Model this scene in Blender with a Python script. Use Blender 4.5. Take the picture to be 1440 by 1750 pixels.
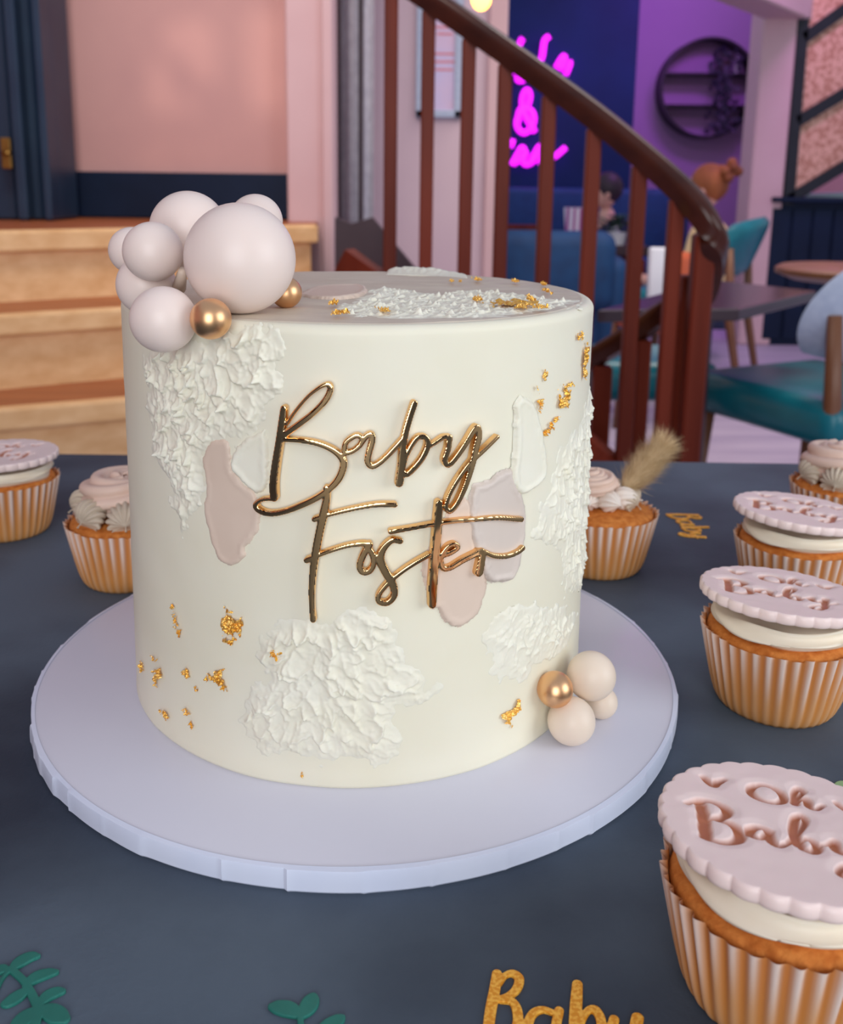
import bpy, math, random
import numpy as np
from mathutils import Vector, Matrix, Euler

# ------------------------------------------------------------------ reset
for o in list(bpy.data.objects):
    bpy.data.objects.remove(o, do_unlink=True)
S = bpy.context.scene
COL = S.collection
PI = math.pi
rnd = random.Random(7)

# ------------------------------------------------------------------ camera (fitted to the cake, its board and the room's verticals)
W, Hh = 1440, 1750
F, PITCH, ROLL = 1673.5, 0.2126, 0.0131
PX, PY = 715.0, 667.7                       # principal point
TBL = 0.75                                  # table top
BT = TBL + 0.0085                           # top of the cake board
CAM = np.array([0.0, 0.0, BT + 0.2192])
_cp, _sp = math.cos(PITCH), math.sin(PITCH)
_fw = np.array([0, _cp, -_sp]); _up0 = np.array([0, _sp, _cp]); _rt0 = np.array([1.0, 0, 0])
_c, _s = math.cos(ROLL), math.sin(ROLL)
_rt = _c * _rt0 + _s * _up0
_up = -_s * _rt0 + _c * _up0
cd = bpy.data.cameras.new('camera')
cam = bpy.data.objects.new('camera', cd); COL.objects.link(cam)
cd.sensor_fit = 'AUTO'; cd.sensor_width = 36.0
cd.lens = F / Hh * 36.0
cd.shift_x = (W / 2 - PX) / Hh
cd.shift_y = -(Hh / 2 - PY) / Hh
cd.clip_start = 0.01
m = Matrix.Identity(4)
for i in range(3):
    m[i][0] = _rt[i]; m[i][1] = _up[i]; m[i][2] = -_fw[i]; m[i][3] = CAM[i]
cam.matrix_world = m
cd.dof.use_dof = True
cd.dof.focus_distance = 0.345
cd.dof.aperture_fstop = 17.0
S.camera = cam

# ------------------------------------------------------------------ world, lights, exposure
S.view_settings.view_transform = 'Standard'
S.view_settings.look = 'None'
S.view_settings.gamma = 1.0
S.view_settings.use_curve_mapping = False
S.view_settings.exposure = 0.0
wd = bpy.data.worlds.new('world'); S.world = wd; wd.use_nodes = True
wd.node_tree.nodes['Background'].inputs[0].default_value = (0.74, 0.78, 0.96, 1)
wd.node_tree.nodes['Background'].inputs[1].default_value = 0.56

def area(name, loc, target, sx, sy, power, col, spread=180):
    l = bpy.data.lights.new(name, 'AREA'); l.shape = 'RECTANGLE'; l.size = sx; l.size_y = sy
    l.energy = power; l.color = col; l.spread = math.radians(spread)
    o = bpy.data.objects.new(name, l); COL.objects.link(o); o.location = loc
    d = Vector(target) - Vector(loc)
    o.rotation_euler = d.to_track_quat('-Z', 'Y').to_euler()
    return o
def point(name, loc, power, col, r=0.05):
    l = bpy.data.lights.new(name, 'POINT'); l.energy = power; l.color = col; l.shadow_soft_size = r
    o = bpy.data.objects.new(name, l); COL.objects.link(o); o.location = loc
    return o
# tall windows behind the camera and to its right
area('window_light_right', (2.3, -0.55, 1.55), (0.0, 0.42, 0.85), 1.5, 1.5, 27, (0.94, 0.98, 1.0))
area('window_light_behind', (-0.05, -2.2, 1.45), (0.0, 0.6, 0.88), 1.5, 2.0, 46, (0.94, 0.97, 1.0))
# the room's own lamps, then an added purple fill
area('ceiling_lamp_hall', (1.3, 3.2, 2.9), (1.3, 3.4, 0), 1.2, 1.2, 16, (1.0, 0.86, 0.76), 110)
area('ceiling_lamp_stairs', (-0.6, 1.6, 2.9), (-0.5, 3.3, 1.0), 0.8, 0.8, 9, (1.0, 0.84, 0.72), 95)
area('purple_strip_light', (2.3, 6.3, 2.9), (2.6, 8.2, 1.5), 1.2, 0.3, 30, (0.66, 0.16, 1.0))
point('neon_glow', (1.15, 7.15, 1.55), 1.2, (0.65, 0.12, 1.0), 0.3)

area('purple_column_fill', (1.75, 4.9, 2.75), (2.25, 6.0, 1.2), 0.6, 0.1, 15, (0.9, 0.40, 1.0))  # added fill with no lamp in view; tints the column and header purple
# added spot for the wall's sun patches, masked by a gobo behind the camera
SPOT_P = (-1.1, -2.3, 2.1)
sl_ = bpy.data.lights.new('sun_patch_spot', 'SPOT'); sl_.energy = 260; sl_.color = (1.0, 0.80, 0.62); sl_.shadow_soft_size = 0.004; sl_.spot_size = math.radians(13); sl_.spot_blend = 0.1
so_ = bpy.data.objects.new('sun_patch_spot', sl_); COL.objects.link(so_); so_.location = SPOT_P

# ------------------------------------------------------------------ pixel -> world helpers (real places on real planes)
def ray(px, py):
    return _fw + (px - PX) / F * _rt - (py - PY) / F * _up
def at(px, py, Y):
    v = ray(px, py); return Vector(CAM + v * (Y / v[1]))
def atz(px, py, z):
    v = ray(px, py); return Vector(CAM + v * ((z - CAM[2]) / v[2]))
def atd(px, py, d):                                   # d = distance along the optical axis
    return Vector(CAM + ray(px, py) * d)

# ------------------------------------------------------------------ scene helpers
def lin(c):
    if isinstance(c, str):
        c = c.lstrip('#'); c = [int(c[i:i + 2], 16) for i in (0, 2, 4)]
    return tuple((x / 255 / 12.92 if x / 255 <= 0.04045 else ((x / 255 + 0.055) / 1.055) ** 2.4) for x in c) + (1.0,)

MATS = {}
def mat(name, col, rough=0.5, metal=0.0, spec=0.5, col2=None, nscale=20, ndetail=3, bump=0.0, bscale=60, bdist=0.001,
        coat=0.0, sub=0.0, emit=None, estr=0.0, attr=None, trans=0.0, alpha=1.0, aniso=None, rvar=0.0, contrast=(0.35, 0.65)):
    mt = bpy.data.materials.new(name); mt.use_nodes = True
    nt = mt.node_tree; N = nt.nodes; L = nt.links
    b = N['Principled BSDF']
    b.inputs['Roughness'].default_value = rough; b.inputs['Metallic'].default_value = metal
    b.inputs['Specular IOR Level'].default_value = spec
    b.inputs['Coat Weight'].default_value = coat; b.inputs['Coat Roughness'].default_value = 0.08
    b.inputs['Base Color'].default_value = lin(col)
    tc = N.new('ShaderNodeTexCoord'); mp = N.new('ShaderNodeMapping')
    L.new(tc.outputs['Object'], mp.inputs['Vector'])
    if aniso: mp.inputs['Scale'].default_value = aniso
    if attr:
        a = N.new('ShaderNodeAttribute'); a.attribute_name = attr
        L.new(a.outputs['Color'], b.inputs['Base Color'])
    elif col2 is not None:
        n = N.new('ShaderNodeTexNoise'); n.inputs['Scale'].default_value = nscale; n.inputs['Detail'].default_value = ndetail
        L.new(mp.outputs[0], n.inputs['Vector'])
        r = N.new('ShaderNodeValToRGB')
        r.color_ramp.elements[0].position = contrast[0]; r.color_ramp.elements[0].color = lin(col)
        r.color_ramp.elements[1].position = contrast[1]; r.color_ramp.elements[1].color = lin(col2)
        L.new(n.outputs['Fac'], r.inputs['Fac']); L.new(r.outputs['Color'], b.inputs['Base Color'])
        if rvar:
            mr = N.new('ShaderNodeMapRange'); mr.inputs['To Min'].default_value = rough - rvar; mr.inputs['To Max'].default_value = rough + rvar
            L.new(n.outputs['Fac'], mr.inputs['Value']); L.new(mr.outputs[0], b.inputs['Roughness'])
    if bump:
        n2 = N.new('ShaderNodeTexNoise'); n2.inputs['Scale'].default_value = bscale; n2.inputs['Detail'].default_value = 4
        L.new(mp.outputs[0], n2.inputs['Vector'])
        bp = N.new('ShaderNodeBump'); bp.inputs['Strength'].default_value = bump; bp.inputs['Distance'].default_value = bdist
        L.new(n2.outputs['Fac'], bp.inputs['Height']); L.new(bp.outputs[0], b.inputs['Normal'])
    if sub:
        b.inputs['Subsurface Weight'].default_value = sub; b.inputs['Subsurface Scale'].default_value = 0.004
        b.inputs['Subsurface Radius'].default_value = (1.0, 0.7, 0.5)
    if emit:
        b.inputs['Emission Color'].default_value = lin(emit); b.inputs['Emission Strength'].default_value = estr
    if trans:
        b.inputs['Transmission Weight'].default_value = trans
    MATS[name] = mt
    return mt

def wood(name, c1, c2, scale=(3, 40, 40), rough=0.4, coat=0.0, nscale=1.0, spec=0.5):
    return mat(name, c1, rough, spec=spec, col2=c2, nscale=nscale, ndetail=6, aniso=scale, coat=coat, bump=0.15, bscale=2.0, contrast=(0.3, 0.7))

def tagp(o, label=None, cat=None, group=None, kind=None):
    if label: o['label'] = label
    if cat: o['category'] = cat
    if group: o['group'] = group
    if kind: o['kind'] = kind
    return o
def thing(name, label, cat, loc=(0, 0, 0), rot=(0, 0, 0), group=None):
    o = bpy.data.objects.new(name, None); COL.objects.link(o)
    o.empty_display_size = 0.02
    o.location = loc; o.rotation_euler = rot
    return tagp(o, label, cat, group)
def mesh_obj(name, V, Fc, m=None, parent=None, smooth=True, auto=None):
    me = bpy.data.meshes.new(name)
    if isinstance(V, np.ndarray): V = V.tolist()
    if isinstance(Fc, np.ndarray): Fc = Fc.tolist()
    me.from_pydata(V, [], Fc)
    if smooth: me.polygons.foreach_set('use_smooth', [True] * len(me.polygons))
    me.update()
    if auto is not None:
        me.set_sharp_from_angle(angle=auto)
    o = bpy.data.objects.new(name, me); COL.objects.link(o)
    if m: me.materials.append(m)
    if parent: o.parent = parent
    return o
def set_col(o, cols, name='Col'):
    a = o.data.color_attributes.new(name, 'FLOAT_COLOR', 'POINT')
    a.data.foreach_set('color', np.asarray(cols, dtype=np.float32).ravel())
def world_to(parent, V):
    bpy.context.view_layer.update()
    return [tuple(parent.matrix_world.inverted() @ Vector(v)) for v in V]
def copy_tree(o, parent=None):
    c = o.copy(); COL.objects.link(c)
    if parent: c.parent = parent
    for ch in list(o.children): copy_tree(ch, c)
    return c

class MB:                                             # collects primitive pieces into ONE mesh
    def __init__(s): s.V = []; s.F = []
    def add(s, V, Fc):
        n = len(s.V); s.V += [tuple(v) for v in V]; s.F += [tuple(i + n for i in f) for f in Fc]; return s
    def box(s, c, d, rot=None, bev=0.0):
        x, y, z = d[0] / 2, d[1] / 2, d[2] / 2
        b = min(bev, x * .9, y * .9, z * .9)
        if b <= 0:
            V = [(-x, -y, -z), (x, -y, -z), (x, y, -z), (-x, y, -z), (-x, -y, z), (x, -y, z), (x, y, z), (-x, y, z)]
            Fc = [(0, 3, 2, 1), (4, 5, 6, 7), (0, 1, 5, 4), (1, 2, 6, 5), (2, 3, 7, 6), (3, 0, 4, 7)]
        else:
            V = []; idx = {}
            for sx in (-1, 1):
                for sy in (-1, 1):
                    for sz in (-1, 1):
                        for k in range(3):
                            p = [sx * (x - b), sy * (y - b), sz * (z - b)]
                            p[k] = (sx * x, sy * y, sz * z)[k]
                            idx[(sx, sy, sz, k)] = len(V); V.append(tuple(p))
            Fc = []
            for k in range(3):
                a, c2 = [(1, 2), (2, 0), (0, 1)][k]
                for sg in (-1, 1):
                    q = []
                    for (u, v) in ((-1, -1), (1, -1), (1, 1), (-1, 1)):
                        s3 = [0, 0, 0]; s3[k] = sg; s3[a] = u; s3[c2] = v
                        q.append(idx[(*s3, k)])
                    Fc.append(q if sg > 0 else q[::-1])
            for k in range(3):
                a, c2 = [(1, 2), (2, 0), (0, 1)][k]
                for u in (-1, 1):
                    for v in (-1, 1):
                        def I(t, kk):
                            s3 = [0, 0, 0]; s3[k] = t; s3[a] = u; s3[c2] = v
                            return idx[(*s3, kk)]
                        q = [I(-1, a), I(1, a), I(1, c2), I(-1, c2)]
                        Fc.append(q if u * v < 0 else q[::-1])
            for sx in (-1, 1):
                for sy in (-1, 1):
                    for sz in (-1, 1):
                        q = [idx[(sx, sy, sz, 0)], idx[(sx, sy, sz, 1)], idx[(sx, sy, sz, 2)]]
                        Fc.append(q if sx * sy * sz > 0 else q[::-1])
        R = rot.to_3x3() if rot is not None else Matrix.Identity(3)
        c = Vector(c)
        return s.add([R @ Vector(v) + c for v in V], Fc)
    def beam(s, a, b, w, h, up=(0, 0, 1), bev=0.0):
        a = Vector(a); b = Vector(b); d = b - a
        x = d.normalized(); u = Vector(up); y = u.cross(x)
        if y.length < 1e-6: y = Vector((0, 1, 0)).cross(x)
        y.normalize(); z = x.cross(y)
        R = Matrix((x, y, z)).transposed()
        return s.box((a + b) / 2, (d.length, w, h), R.to_4x4(), bev)
    def tube(s, pts, rad, n=12, cap=True):
        pts = [Vector(p) for p in pts]; k = len(pts)
        rad = rad if isinstance(rad, (list, tuple)) else [rad] * k
        rings = []; prev = None
        for i, p in enumerate(pts):
            t = (pts[min(i + 1, k - 1)] - pts[max(i - 1, 0)]).normalized()
            if prev is None:
                a = t.orthogonal().normalized()
            else:
                a = (prev - t * prev.dot(t)).normalized()
            prev = a; b = t.cross(a)
            r = rad[i]; r2 = r if not isinstance(r, (tuple, list)) else None
            ra, rb = (r, r) if r2 is not None else r
            rings.append([p + a * (ra * math.cos(2 * PI * j / n)) + b * (rb * math.sin(2 * PI * j / n)) for j in range(n)])
        V = [v for r in rings for v in r]; Fc = []
        for i in range(k - 1):
            for j in range(n):
                Fc.append((i * n + j, i * n + (j + 1) % n, (i + 1) * n + (j + 1) % n, (i + 1) * n + j))
        if cap:
            Fc.append(tuple(range(n - 1, -1, -1))); Fc.append(tuple((k - 1) * n + j for j in range(n)))
        return s.add(V, Fc)
    def lathe(s, prof, n=32, c=(0, 0, 0), axis=None):
        V = []; Fc = []; c = Vector(c); R = axis if axis is not None else Matrix.Identity(3)
        for (r, z) in prof:
            for j in range(n):
                a = 2 * PI * j / n; V.append(R @ Vector((r * math.cos(a), r * math.sin(a), z)) + c)
        for i in range(len(prof) - 1):
            for j in range(n):
                Fc.append((i * n + j, i * n + (j + 1) % n, (i + 1) * n + (j + 1) % n, (i + 1) * n + j))
        return s.add(V, Fc)
    def sphere(s, c, r, n=24, sc=(1, 1, 1), rot=None):
        V = []; Fc = []; c = Vector(c); h = n // 2; R = rot.to_3x3() if rot is not None else Matrix.Identity(3)
        V.append(R @ Vector((0, 0, r * sc[2])) + c)
        for i in range(1, h):
            t = PI * i / h
            for j in range(n):
                p = 2 * PI * j / n
                V.append(R @ Vector((r * sc[0] * math.sin(t) * math.cos(p), r * sc[1] * math.sin(t) * math.sin(p), r * sc[2] * math.cos(t))) + c)
        V.append(R @ Vector((0, 0, -r * sc[2])) + c); e = len(V) - 1
        for j in range(n): Fc.append((0, 1 + j, 1 + (j + 1) % n))
        for i in range(h - 2):
            for j in range(n):
                a = 1 + i * n; Fc.append((a + j, a + n + j, a + n + (j + 1) % n, a + (j + 1) % n))
        a = 1 + (h - 2) * n
        for j in range(n): Fc.append((a + j, e, a + (j + 1) % n))
        return s.add(V, Fc)
    def prism(s, poly, off):                          # polygon of 3-D points extruded along the vector off
        n = len(poly); P = [Vector(p) for p in poly]; o = Vector(off)
        return s.add(P + [p + o for p in P], [tuple(range(n - 1, -1, -1)), tuple(range(n, 2 * n))] +
                     [(i, (i + 1) % n, n + (i + 1) % n, n + i) for i in range(n)])
    def build(s, name, m=None, parent=None, smooth=False, auto=None):
        V = s.V
        o = mesh_obj(name, V, s.F, m, parent, smooth or auto is not None, auto)
        return o
AUTO = math.radians(40)

# ------------------------------------------------------------------ numpy noise, distance fields, cut-outs
def hsh(i, j, seed):
    v = np.sin(i * 127.1 + j * 311.7 + seed * 74.7) * 43758.5453
    return v - np.floor(v)
def vnoise(x, y, seed=0):
    xi = np.floor(x); yi = np.floor(y); fx = x - xi; fy = y - yi
    fx = fx * fx * (3 - 2 * fx); fy = fy * fy * (3 - 2 * fy)
    a = hsh(xi, yi, seed); b = hsh(xi + 1, yi, seed); c = hsh(xi, yi + 1, seed); d = hsh(xi + 1, yi + 1, seed)
    return (a * (1 - fx) + b * fx) * (1 - fy) + (c * (1 - fx) + d * fx) * fy
def fbm(x, y, seed=0, o=4):
    t = 0; a = 0.5
    for k in range(o):
        t = t + a * vnoise(x * 2 ** k, y * 2 ** k, seed + k * 3.1); a *= 0.5
    return t
def sstep(a, b, x):
    t = np.clip((x - a) / (b - a), 0, 1); return t * t * (3 - 2 * t)
def poly_sd(X, Y, poly):                              # positive inside
    d = np.full(X.shape, 1e9); ins = np.zeros(X.shape, bool)
    n = len(poly)
    for i in range(n):
        x0, y0 = poly[i]; x1, y1 = poly[(i + 1) % n]
        ex, ey = x1 - x0, y1 - y0
        t = np.clip(((X - x0) * ex + (Y - y0) * ey) / (ex * ex + ey * ey + 1e-18), 0, 1)
        d = np.minimum(d, np.hypot(X - x0 - t * ex, Y - y0 - t * ey))
        c = ((y0 > Y) != (y1 > Y)) & (X < (x1 - x0) * (Y - y0) / (y1 - y0 + 1e-18) + x0)
        ins ^= c
    return np.where(ins, d, -d)
def catmull(P, k=6):
    P = np.array(P, float)
    if len(P) < 3: k = 1
    Q = np.vstack([2 * P[0] - P[1], P, 2 * P[-1] - P[-2]]); out = []
    for i in range(1, len(Q) - 2):
        for t in np.linspace(0, 1, k, endpoint=False):
            a, b, c, d = Q[i - 1], Q[i], Q[i + 1], Q[i + 2]
            out.append(0.5 * ((2 * b) + (c - a) * t + (2 * a - 5 * b + 4 * c - d) * t * t + (3 * b - a - 3 * c + d) * t ** 3))
    out.append(Q[-2]); return np.array(out)
def strokes_sd(X, Y, strokes, k=5):                   # strokes: lists of (x, y, width); negative inside
    d = np.full(X.shape, 1e9)
    for s in strokes:
        C = catmull(s, k)
        for i in range(len(C) - 1):
            x0, y0, w0 = C[i]; x1, y1, w1 = C[i + 1]
            ex, ey = x1 - x0, y1 - y0; m = max(w0, w1) * 2 + abs(ex) + abs(ey)
            t = np.clip(((X - x0) * ex + (Y - y0) * ey) / (ex * ex + ey * ey + 1e-18), 0, 1)
            d = np.minimum(d, np.hypot(X - x0 - t * ex, Y - y0 - t * ey) - (w0 + (w1 - w0) * t) / 2)
    return d
def cutout(sd, xs, ys, surf, thick, bev, bevh, back=0.0):
    """marching squares over a signed distance grid (negative inside) -> closed plate. surf(x,y,h) -> xyz"""
    ny, nx = sd.shape
    pts = {}; P = []; Hh_ = []
    def vert(key, x, y, s):
        if key in pts: return pts[key]
        e = np.clip(1 + s / bev, 0, 1)
        P.append((x, y)); Hh_.append(thick - bevh * (1 - math.sqrt(max(0, 1 - e * e))))
        pts[key] = len(P) - 1; return len(P) - 1
    ins = sd < 0
    act = ins[:-1, :-1] | ins[1:, :-1] | ins[:-1, 1:] | ins[1:, 1:]
    faces = []
    for j, i in zip(*np.nonzero(act)):
        cs = [(j, i), (j, i + 1), (j + 1, i + 1), (j + 1, i)]
        poly = []
        for k in range(4):
            a = cs[k]; b = cs[(k + 1) % 4]; sa = sd[a]; sb = sd[b]
            if sa < 0: poly.append(vert(a, xs[a[1]], ys[a[0]], sa))
            if (sa < 0) != (sb < 0):
                t = sa / (sa - sb); key = (min(a, b), max(a, b))
                poly.append(vert(key, xs[a[1]] + t * (xs[b[1]] - xs[a[1]]), ys[a[0]] + t * (ys[b[0]] - ys[a[0]]), 0.0))
        q = [poly[0]]
        for v in poly[1:]:
            if v != q[-1]: q.append(v)
        if q[0] == q[-1]: q.pop()
        if len(q) >= 3: faces.append(q)
    P = np.array(P); Hn = np.array(Hh_); n = len(P)
    E = {}
    for f in faces:
        for a, b in zip(f, f[1:] + f[:1]):
            if (b, a) in E: del E[(b, a)]
            else: E[(a, b)] = 1
    top = surf(P[:, 0], P[:, 1], Hn); bot = surf(P[:, 0], P[:, 1], np.full(n, back))
    V = np.vstack([top, bot])
    Fc = [list(f) for f in faces] + [[v + n for v in f[::-1]] for f in faces] + [[b, a, a + n, b + n] for (a, b) in E]
    return V, Fc
def grid_mesh(Xyz, keep):                             # Xyz (ny,nx,3), keep bool per vertex
    ny, nx = keep.shape
    idx = -np.ones((ny, nx), int); k = keep
    q = k[:-1, :-1] & k[1:, :-1] & k[:-1, 1:] & k[1:, 1:]
    used = np.zeros_like(k)
    used[:-1, :-1] |= q; used[1:, :-1] |= q; used[:-1, 1:] |= q; used[1:, 1:] |= q
    idx[used] = np.arange(used.sum())
    jj, ii = np.nonzero(q)
    Fc = np.stack([idx[jj, ii], idx[jj, ii + 1], idx[jj + 1, ii + 1], idx[jj + 1, ii]], 1)
    return Xyz[used], Fc, used

# ------------------------------------------------------------------ materials
M_floor = mat('floor_boards_pale', '#b9adc0', 0.55, col2='#a498b0', nscale=1.5, aniso=(1, 6, 1), ndetail=5)
M_pink = mat('pink_plaster', '#cfa09c', 0.8, col2='#c89a98', nscale=3, bump=0.1, bscale=80)
M_pinkl = mat('pale_pink_plaster', '#dbb9bd', 0.75, col2='#d6b2b6', nscale=3, bump=0.1, bscale=80)
M_lilac = mat('lilac_white_plaster', '#d8c0ca', 0.7, col2='#d2bac6', nscale=3, bump=0.1, bscale=80)
M_navy = mat('navy_paint', '#0f1c33', 0.5, spec=0.2, col2='#12213b', nscale=6, bump=0.1, bscale=50)
M_navy2 = mat('blue_grey_paint', '#233850', 0.4, col2='#1d2f48', nscale=6)
M_navyw = mat('dark_blue_wall_paint', '#0e2850', 0.6, spec=0.2, col2='#112f5c', nscale=2)
M_violet = mat('mauve_plaster', '#a486b4', 0.7, col2='#9f80b0', nscale=2)
M_pine = wood('pine_boards', '#f2c792', '#deac74', (2, 30, 30), 0.45)
M_pinetop = wood('orange_stained_boards', '#b0673a', '#9a5530', (2, 30, 30), 0.4)
M_mahog = wood('mahogany_varnish', '#571f12', '#7b3220', (14, 14, 1.5), 0.4, 0.0, spec=0.15)
M_rail = wood('dark_rail_varnish', '#36160d', '#4a2012', (3, 20, 20), 0.25, 0.12, spec=0.3)
M_dark = mat('dark_stained_wood', '#33202a', 0.45, col2='#3c2730', nscale=8)
M_black = mat('black_metal', '#1d2027', 0.45, metal=0.2, col2='#23262e', nscale=10)
M_curtain = mat('grey_velvet', '#d8d4dc', 0.85, col2='#c8c3cd', nscale=30)
M_teal = mat('teal_vinyl', '#0f7382', 0.3, col2='#0d6877', nscale=15, bump=0.1, bscale=120)
M_tealb = mat('blue_velvet', '#0f4373', 0.7, col2='#0c3a68', nscale=15)
M_palef = mat('pale_blue_fabric', '#b9c6dc', 0.75, col2='#adbbd4', nscale=60, bump=0.3, bscale=300)
M_brownw = wood('brown_chair_wood', '#6f4630', '#835638', (10, 10, 2), 0.4)
M_grtop = mat('grey_table_laminate', '#43343a', 0.22, spec=0.4, col2='#3b2d34', nscale=5)
M_white = mat('white_plastic', '#e6e8f0', 0.4, col2='#dfe2ea', nscale=4)
M_orange = mat('orange_shell', '#d9683a', 0.45, col2='#cf5f34', nscale=4)
M_leafg = mat('plant_leaf_green', '#2f5a3c', 0.55, col2='#24492f', nscale=20)
M_hair = mat('ginger_hair', '#7c4024', 0.7, col2='#a86034', nscale=14, aniso=(1, 1, .2), bump=0.6, bscale=90)
M_skin = mat('skin', '#e2b29e', 0.5, col2='#dda996', nscale=10, sub=0.1)
M_yellow = mat('pale_yellow_knit', '#ecd09a', 0.8, col2='#e2c48c', nscale=60, bump=0.3, bscale=200)
M_navyc = mat('navy_cotton', '#1c2450', 0.85, col2='#20295a', nscale=40)
M_jean = mat('dark_denim', '#25304a', 0.85, col2='#2b3856', nscale=40)
M_peach = mat('peach_patterned_glass', '#e6b69c', 0.35, col2='#c48e74', nscale=48, ndetail=0, contrast=(0.47, 0.53))
M_neon = mat('neon_tube', '#ff30ff', 0.3, emit='#f318ff', estr=1.8, col2='#ff40ff', nscale=3)
M_bulb = mat('warm_bulb', '#ffb070', 0.3, emit='#ffa040', estr=9.0, col2='#ffb878', nscale=3)
M_brass = mat('brass', '#b08a4a', 0.35, metal=1.0, col2='#8e6c38', nscale=30)
M_stripe = None

M_table = mat('slate_laminate', '#333a46', 0.55, spec=0.3, col2='#5a6673', nscale=6, ndetail=11, bump=0.25, bscale=420, bdist=0.0006, rvar=0.06, contrast=(0.34, 0.62))
M_boardt = mat('cake_drum_white', '#dddde8', 0.3, spec=0.5, col2='#d8d8e4', nscale=7, bump=0.06, bscale=500, bdist=0.0004)
M_boarde = mat('cake_drum_paper', '#e0e6f6', 0.3, spec=0.5, col2='#d8dff2', nscale=25, bump=0.1, bscale=200, bdist=0.0004)
M_icing = mat('buttercream', '#ede8d3', 0.5, spec=0.35, col2='#eae4cc', nscale=18, bump=0.12, bscale=240, bdist=0.0005, sub=0.12)
M_icingw = mat('white_buttercream', '#efebd9', 0.5, spec=0.35, col2='#ece7d2', nscale=60, sub=0.12)
M_icingt = mat('taupe_top_buttercream', '#d6cab8', 0.5, spec=0.4, col2='#cec0ac', nscale=22, bump=0.2, bscale=160, bdist=0.0006)
M_smear = mat('taupe_buttercream', '#dfcab8', 0.45, spec=0.4, col2='#d9c2af', nscale=30, bump=0.12, bscale=200, bdist=0.0004)
M_smearg = mat('mauve_buttercream', '#d8cbc0', 0.45, spec=0.4, col2='#d2c4b8', nscale=30, bump=0.12, bscale=200, bdist=0.0004)
M_goldleaf = mat('gold_leaf', '#ffd27a', 0.42, metal=0.9, col2='#f2b548', nscale=300, bump=0.4, bscale=900, bdist=0.0004)
M_mirror = mat('gold_mirror_acrylic', '#f0c48c', 0.06, metal=1.0, col2='#ecbe84', nscale=8)
M_blush = mat('blush_ball_satin', '#efded5', 0.38, spec=0.4, col2='#ecd9cf', nscale=10, sub=0.1)
M_cream = mat('cream_ball_satin', '#f2e0cd', 0.4, spec=0.35, col2='#eedbc6', nscale=10, sub=0.1)
M_ballgold = mat('satin_gold_ball', '#f0c294', 0.36, metal=1.0, col2='#e8b686', nscale=20)
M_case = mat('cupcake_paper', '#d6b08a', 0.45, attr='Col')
M_sponge = mat('golden_sponge', '#dc8a42', 0.8, spec=0.2, col2='#c06c2c', nscale=260, ndetail=4, bump=0.5, bscale=420, bdist=0.0012)
M_fond = mat('pink_fondant', '#ecd3d3', 0.4, attr='Col', spec=0.4, sub=0.08)
M_swirl = mat('cream_swirl', '#f6ead4', 0.45, spec=0.35, col2='#f2e3ca', nscale=60, sub=0.1)
M_rose = mat('blush_piped_cream', '#e8cbb9', 0.45, spec=0.35, col2='#e2c3b0', nscale=60, sub=0.1)
M_shell = mat('taupe_piped_cream', '#cbbba6', 0.5, spec=0.3, col2='#c4b39d', nscale=60, sub=0.1)
M_wpet = mat('ivory_piped_cream', '#efe2d6', 0.45, spec=0.35, col2='#e9dbce', nscale=60, sub=0.1)
M_tail = mat('bunny_tail_straw', '#e6cda4', 0.8, col2='#d4b88c', nscale=200)
M_glit = mat('gold_glitter_card', '#e8961a', 0.45, metal=0.25, col2='#ffc04a', nscale=900, ndetail=1, bump=0.5, bscale=1500, bdist=0.0004, contrast=(0.4, 0.62))
M_green = mat('dark_green_card', '#1f7467', 0.6, col2='#1b6a5e', nscale=80, bump=0.1, bscale=600)
M_sage = mat('sage_green_card', '#9cba86', 0.6, col2='#92b07c', nscale=80)

M_table.node_tree.nodes['Principled BSDF'].inputs['Specular Tint'].default_value = (0.3, 0.32, 0.38, 1)
# ================================================================== SETTING
def struct(o, label=None):
    o['kind'] = 'structure'
    if label: o['label'] = label
    return o
def wallbox(name, p0, p1, z0, z1, th, m):              # vertical slab from p0 to p1 (front face), thickness away from the camera
    a = Vector((p0[0], p0[1], 0)); b = Vector((p1[0], p1[1], 0)); d = (b - a).normalized(); n = Vector((-d.y, d.x, 0))
    poly = [a, b, b + n * th, a + n * th]
    return MB().prism([(p.x, p.y, z0) for p in poly], (0, 0, z1 - z0)).build(name, m)

struct(MB().box((1.8, 3.4, -0.03), (9.6, 12.6, 0.06)).build('floor', M_floor))
# --- pink wall behind the landing
ZL = 0.841                                            # landing height
YW = 3.32
wl = -2.4; wr = at(545, 300, YW).x
struct(wallbox('wall_landing', (wl, YW), (wr, YW), 0, 3.4, 0.12, M_pink))
b0 = at(60, 300, YW).x; b1 = at(499, 300, YW).x; bz = at(300, 295, YW).z
struct(MB().box(((b0 + b1) / 2, YW - 0.012, (ZL + bz) / 2), (b1 - b0, 0.024, bz - ZL), None, 0.004).build('baseboard_landing', M_navy))
p0 = at(490, 200, 3.22).x; p1 = at(571, 200, 3.22).x
pil = MB().box(((p0 + p1) / 2 - 0.002, 3.29, 1.7), (p1 - p0, 0.14, 3.4), None, 0.006)
pil.box((p1 - 0.02, 3.205, 1.7), (0.035, 0.03, 3.4), None, 0.006)
struct(pil.build('trim_1', M_pinkl))
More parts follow.
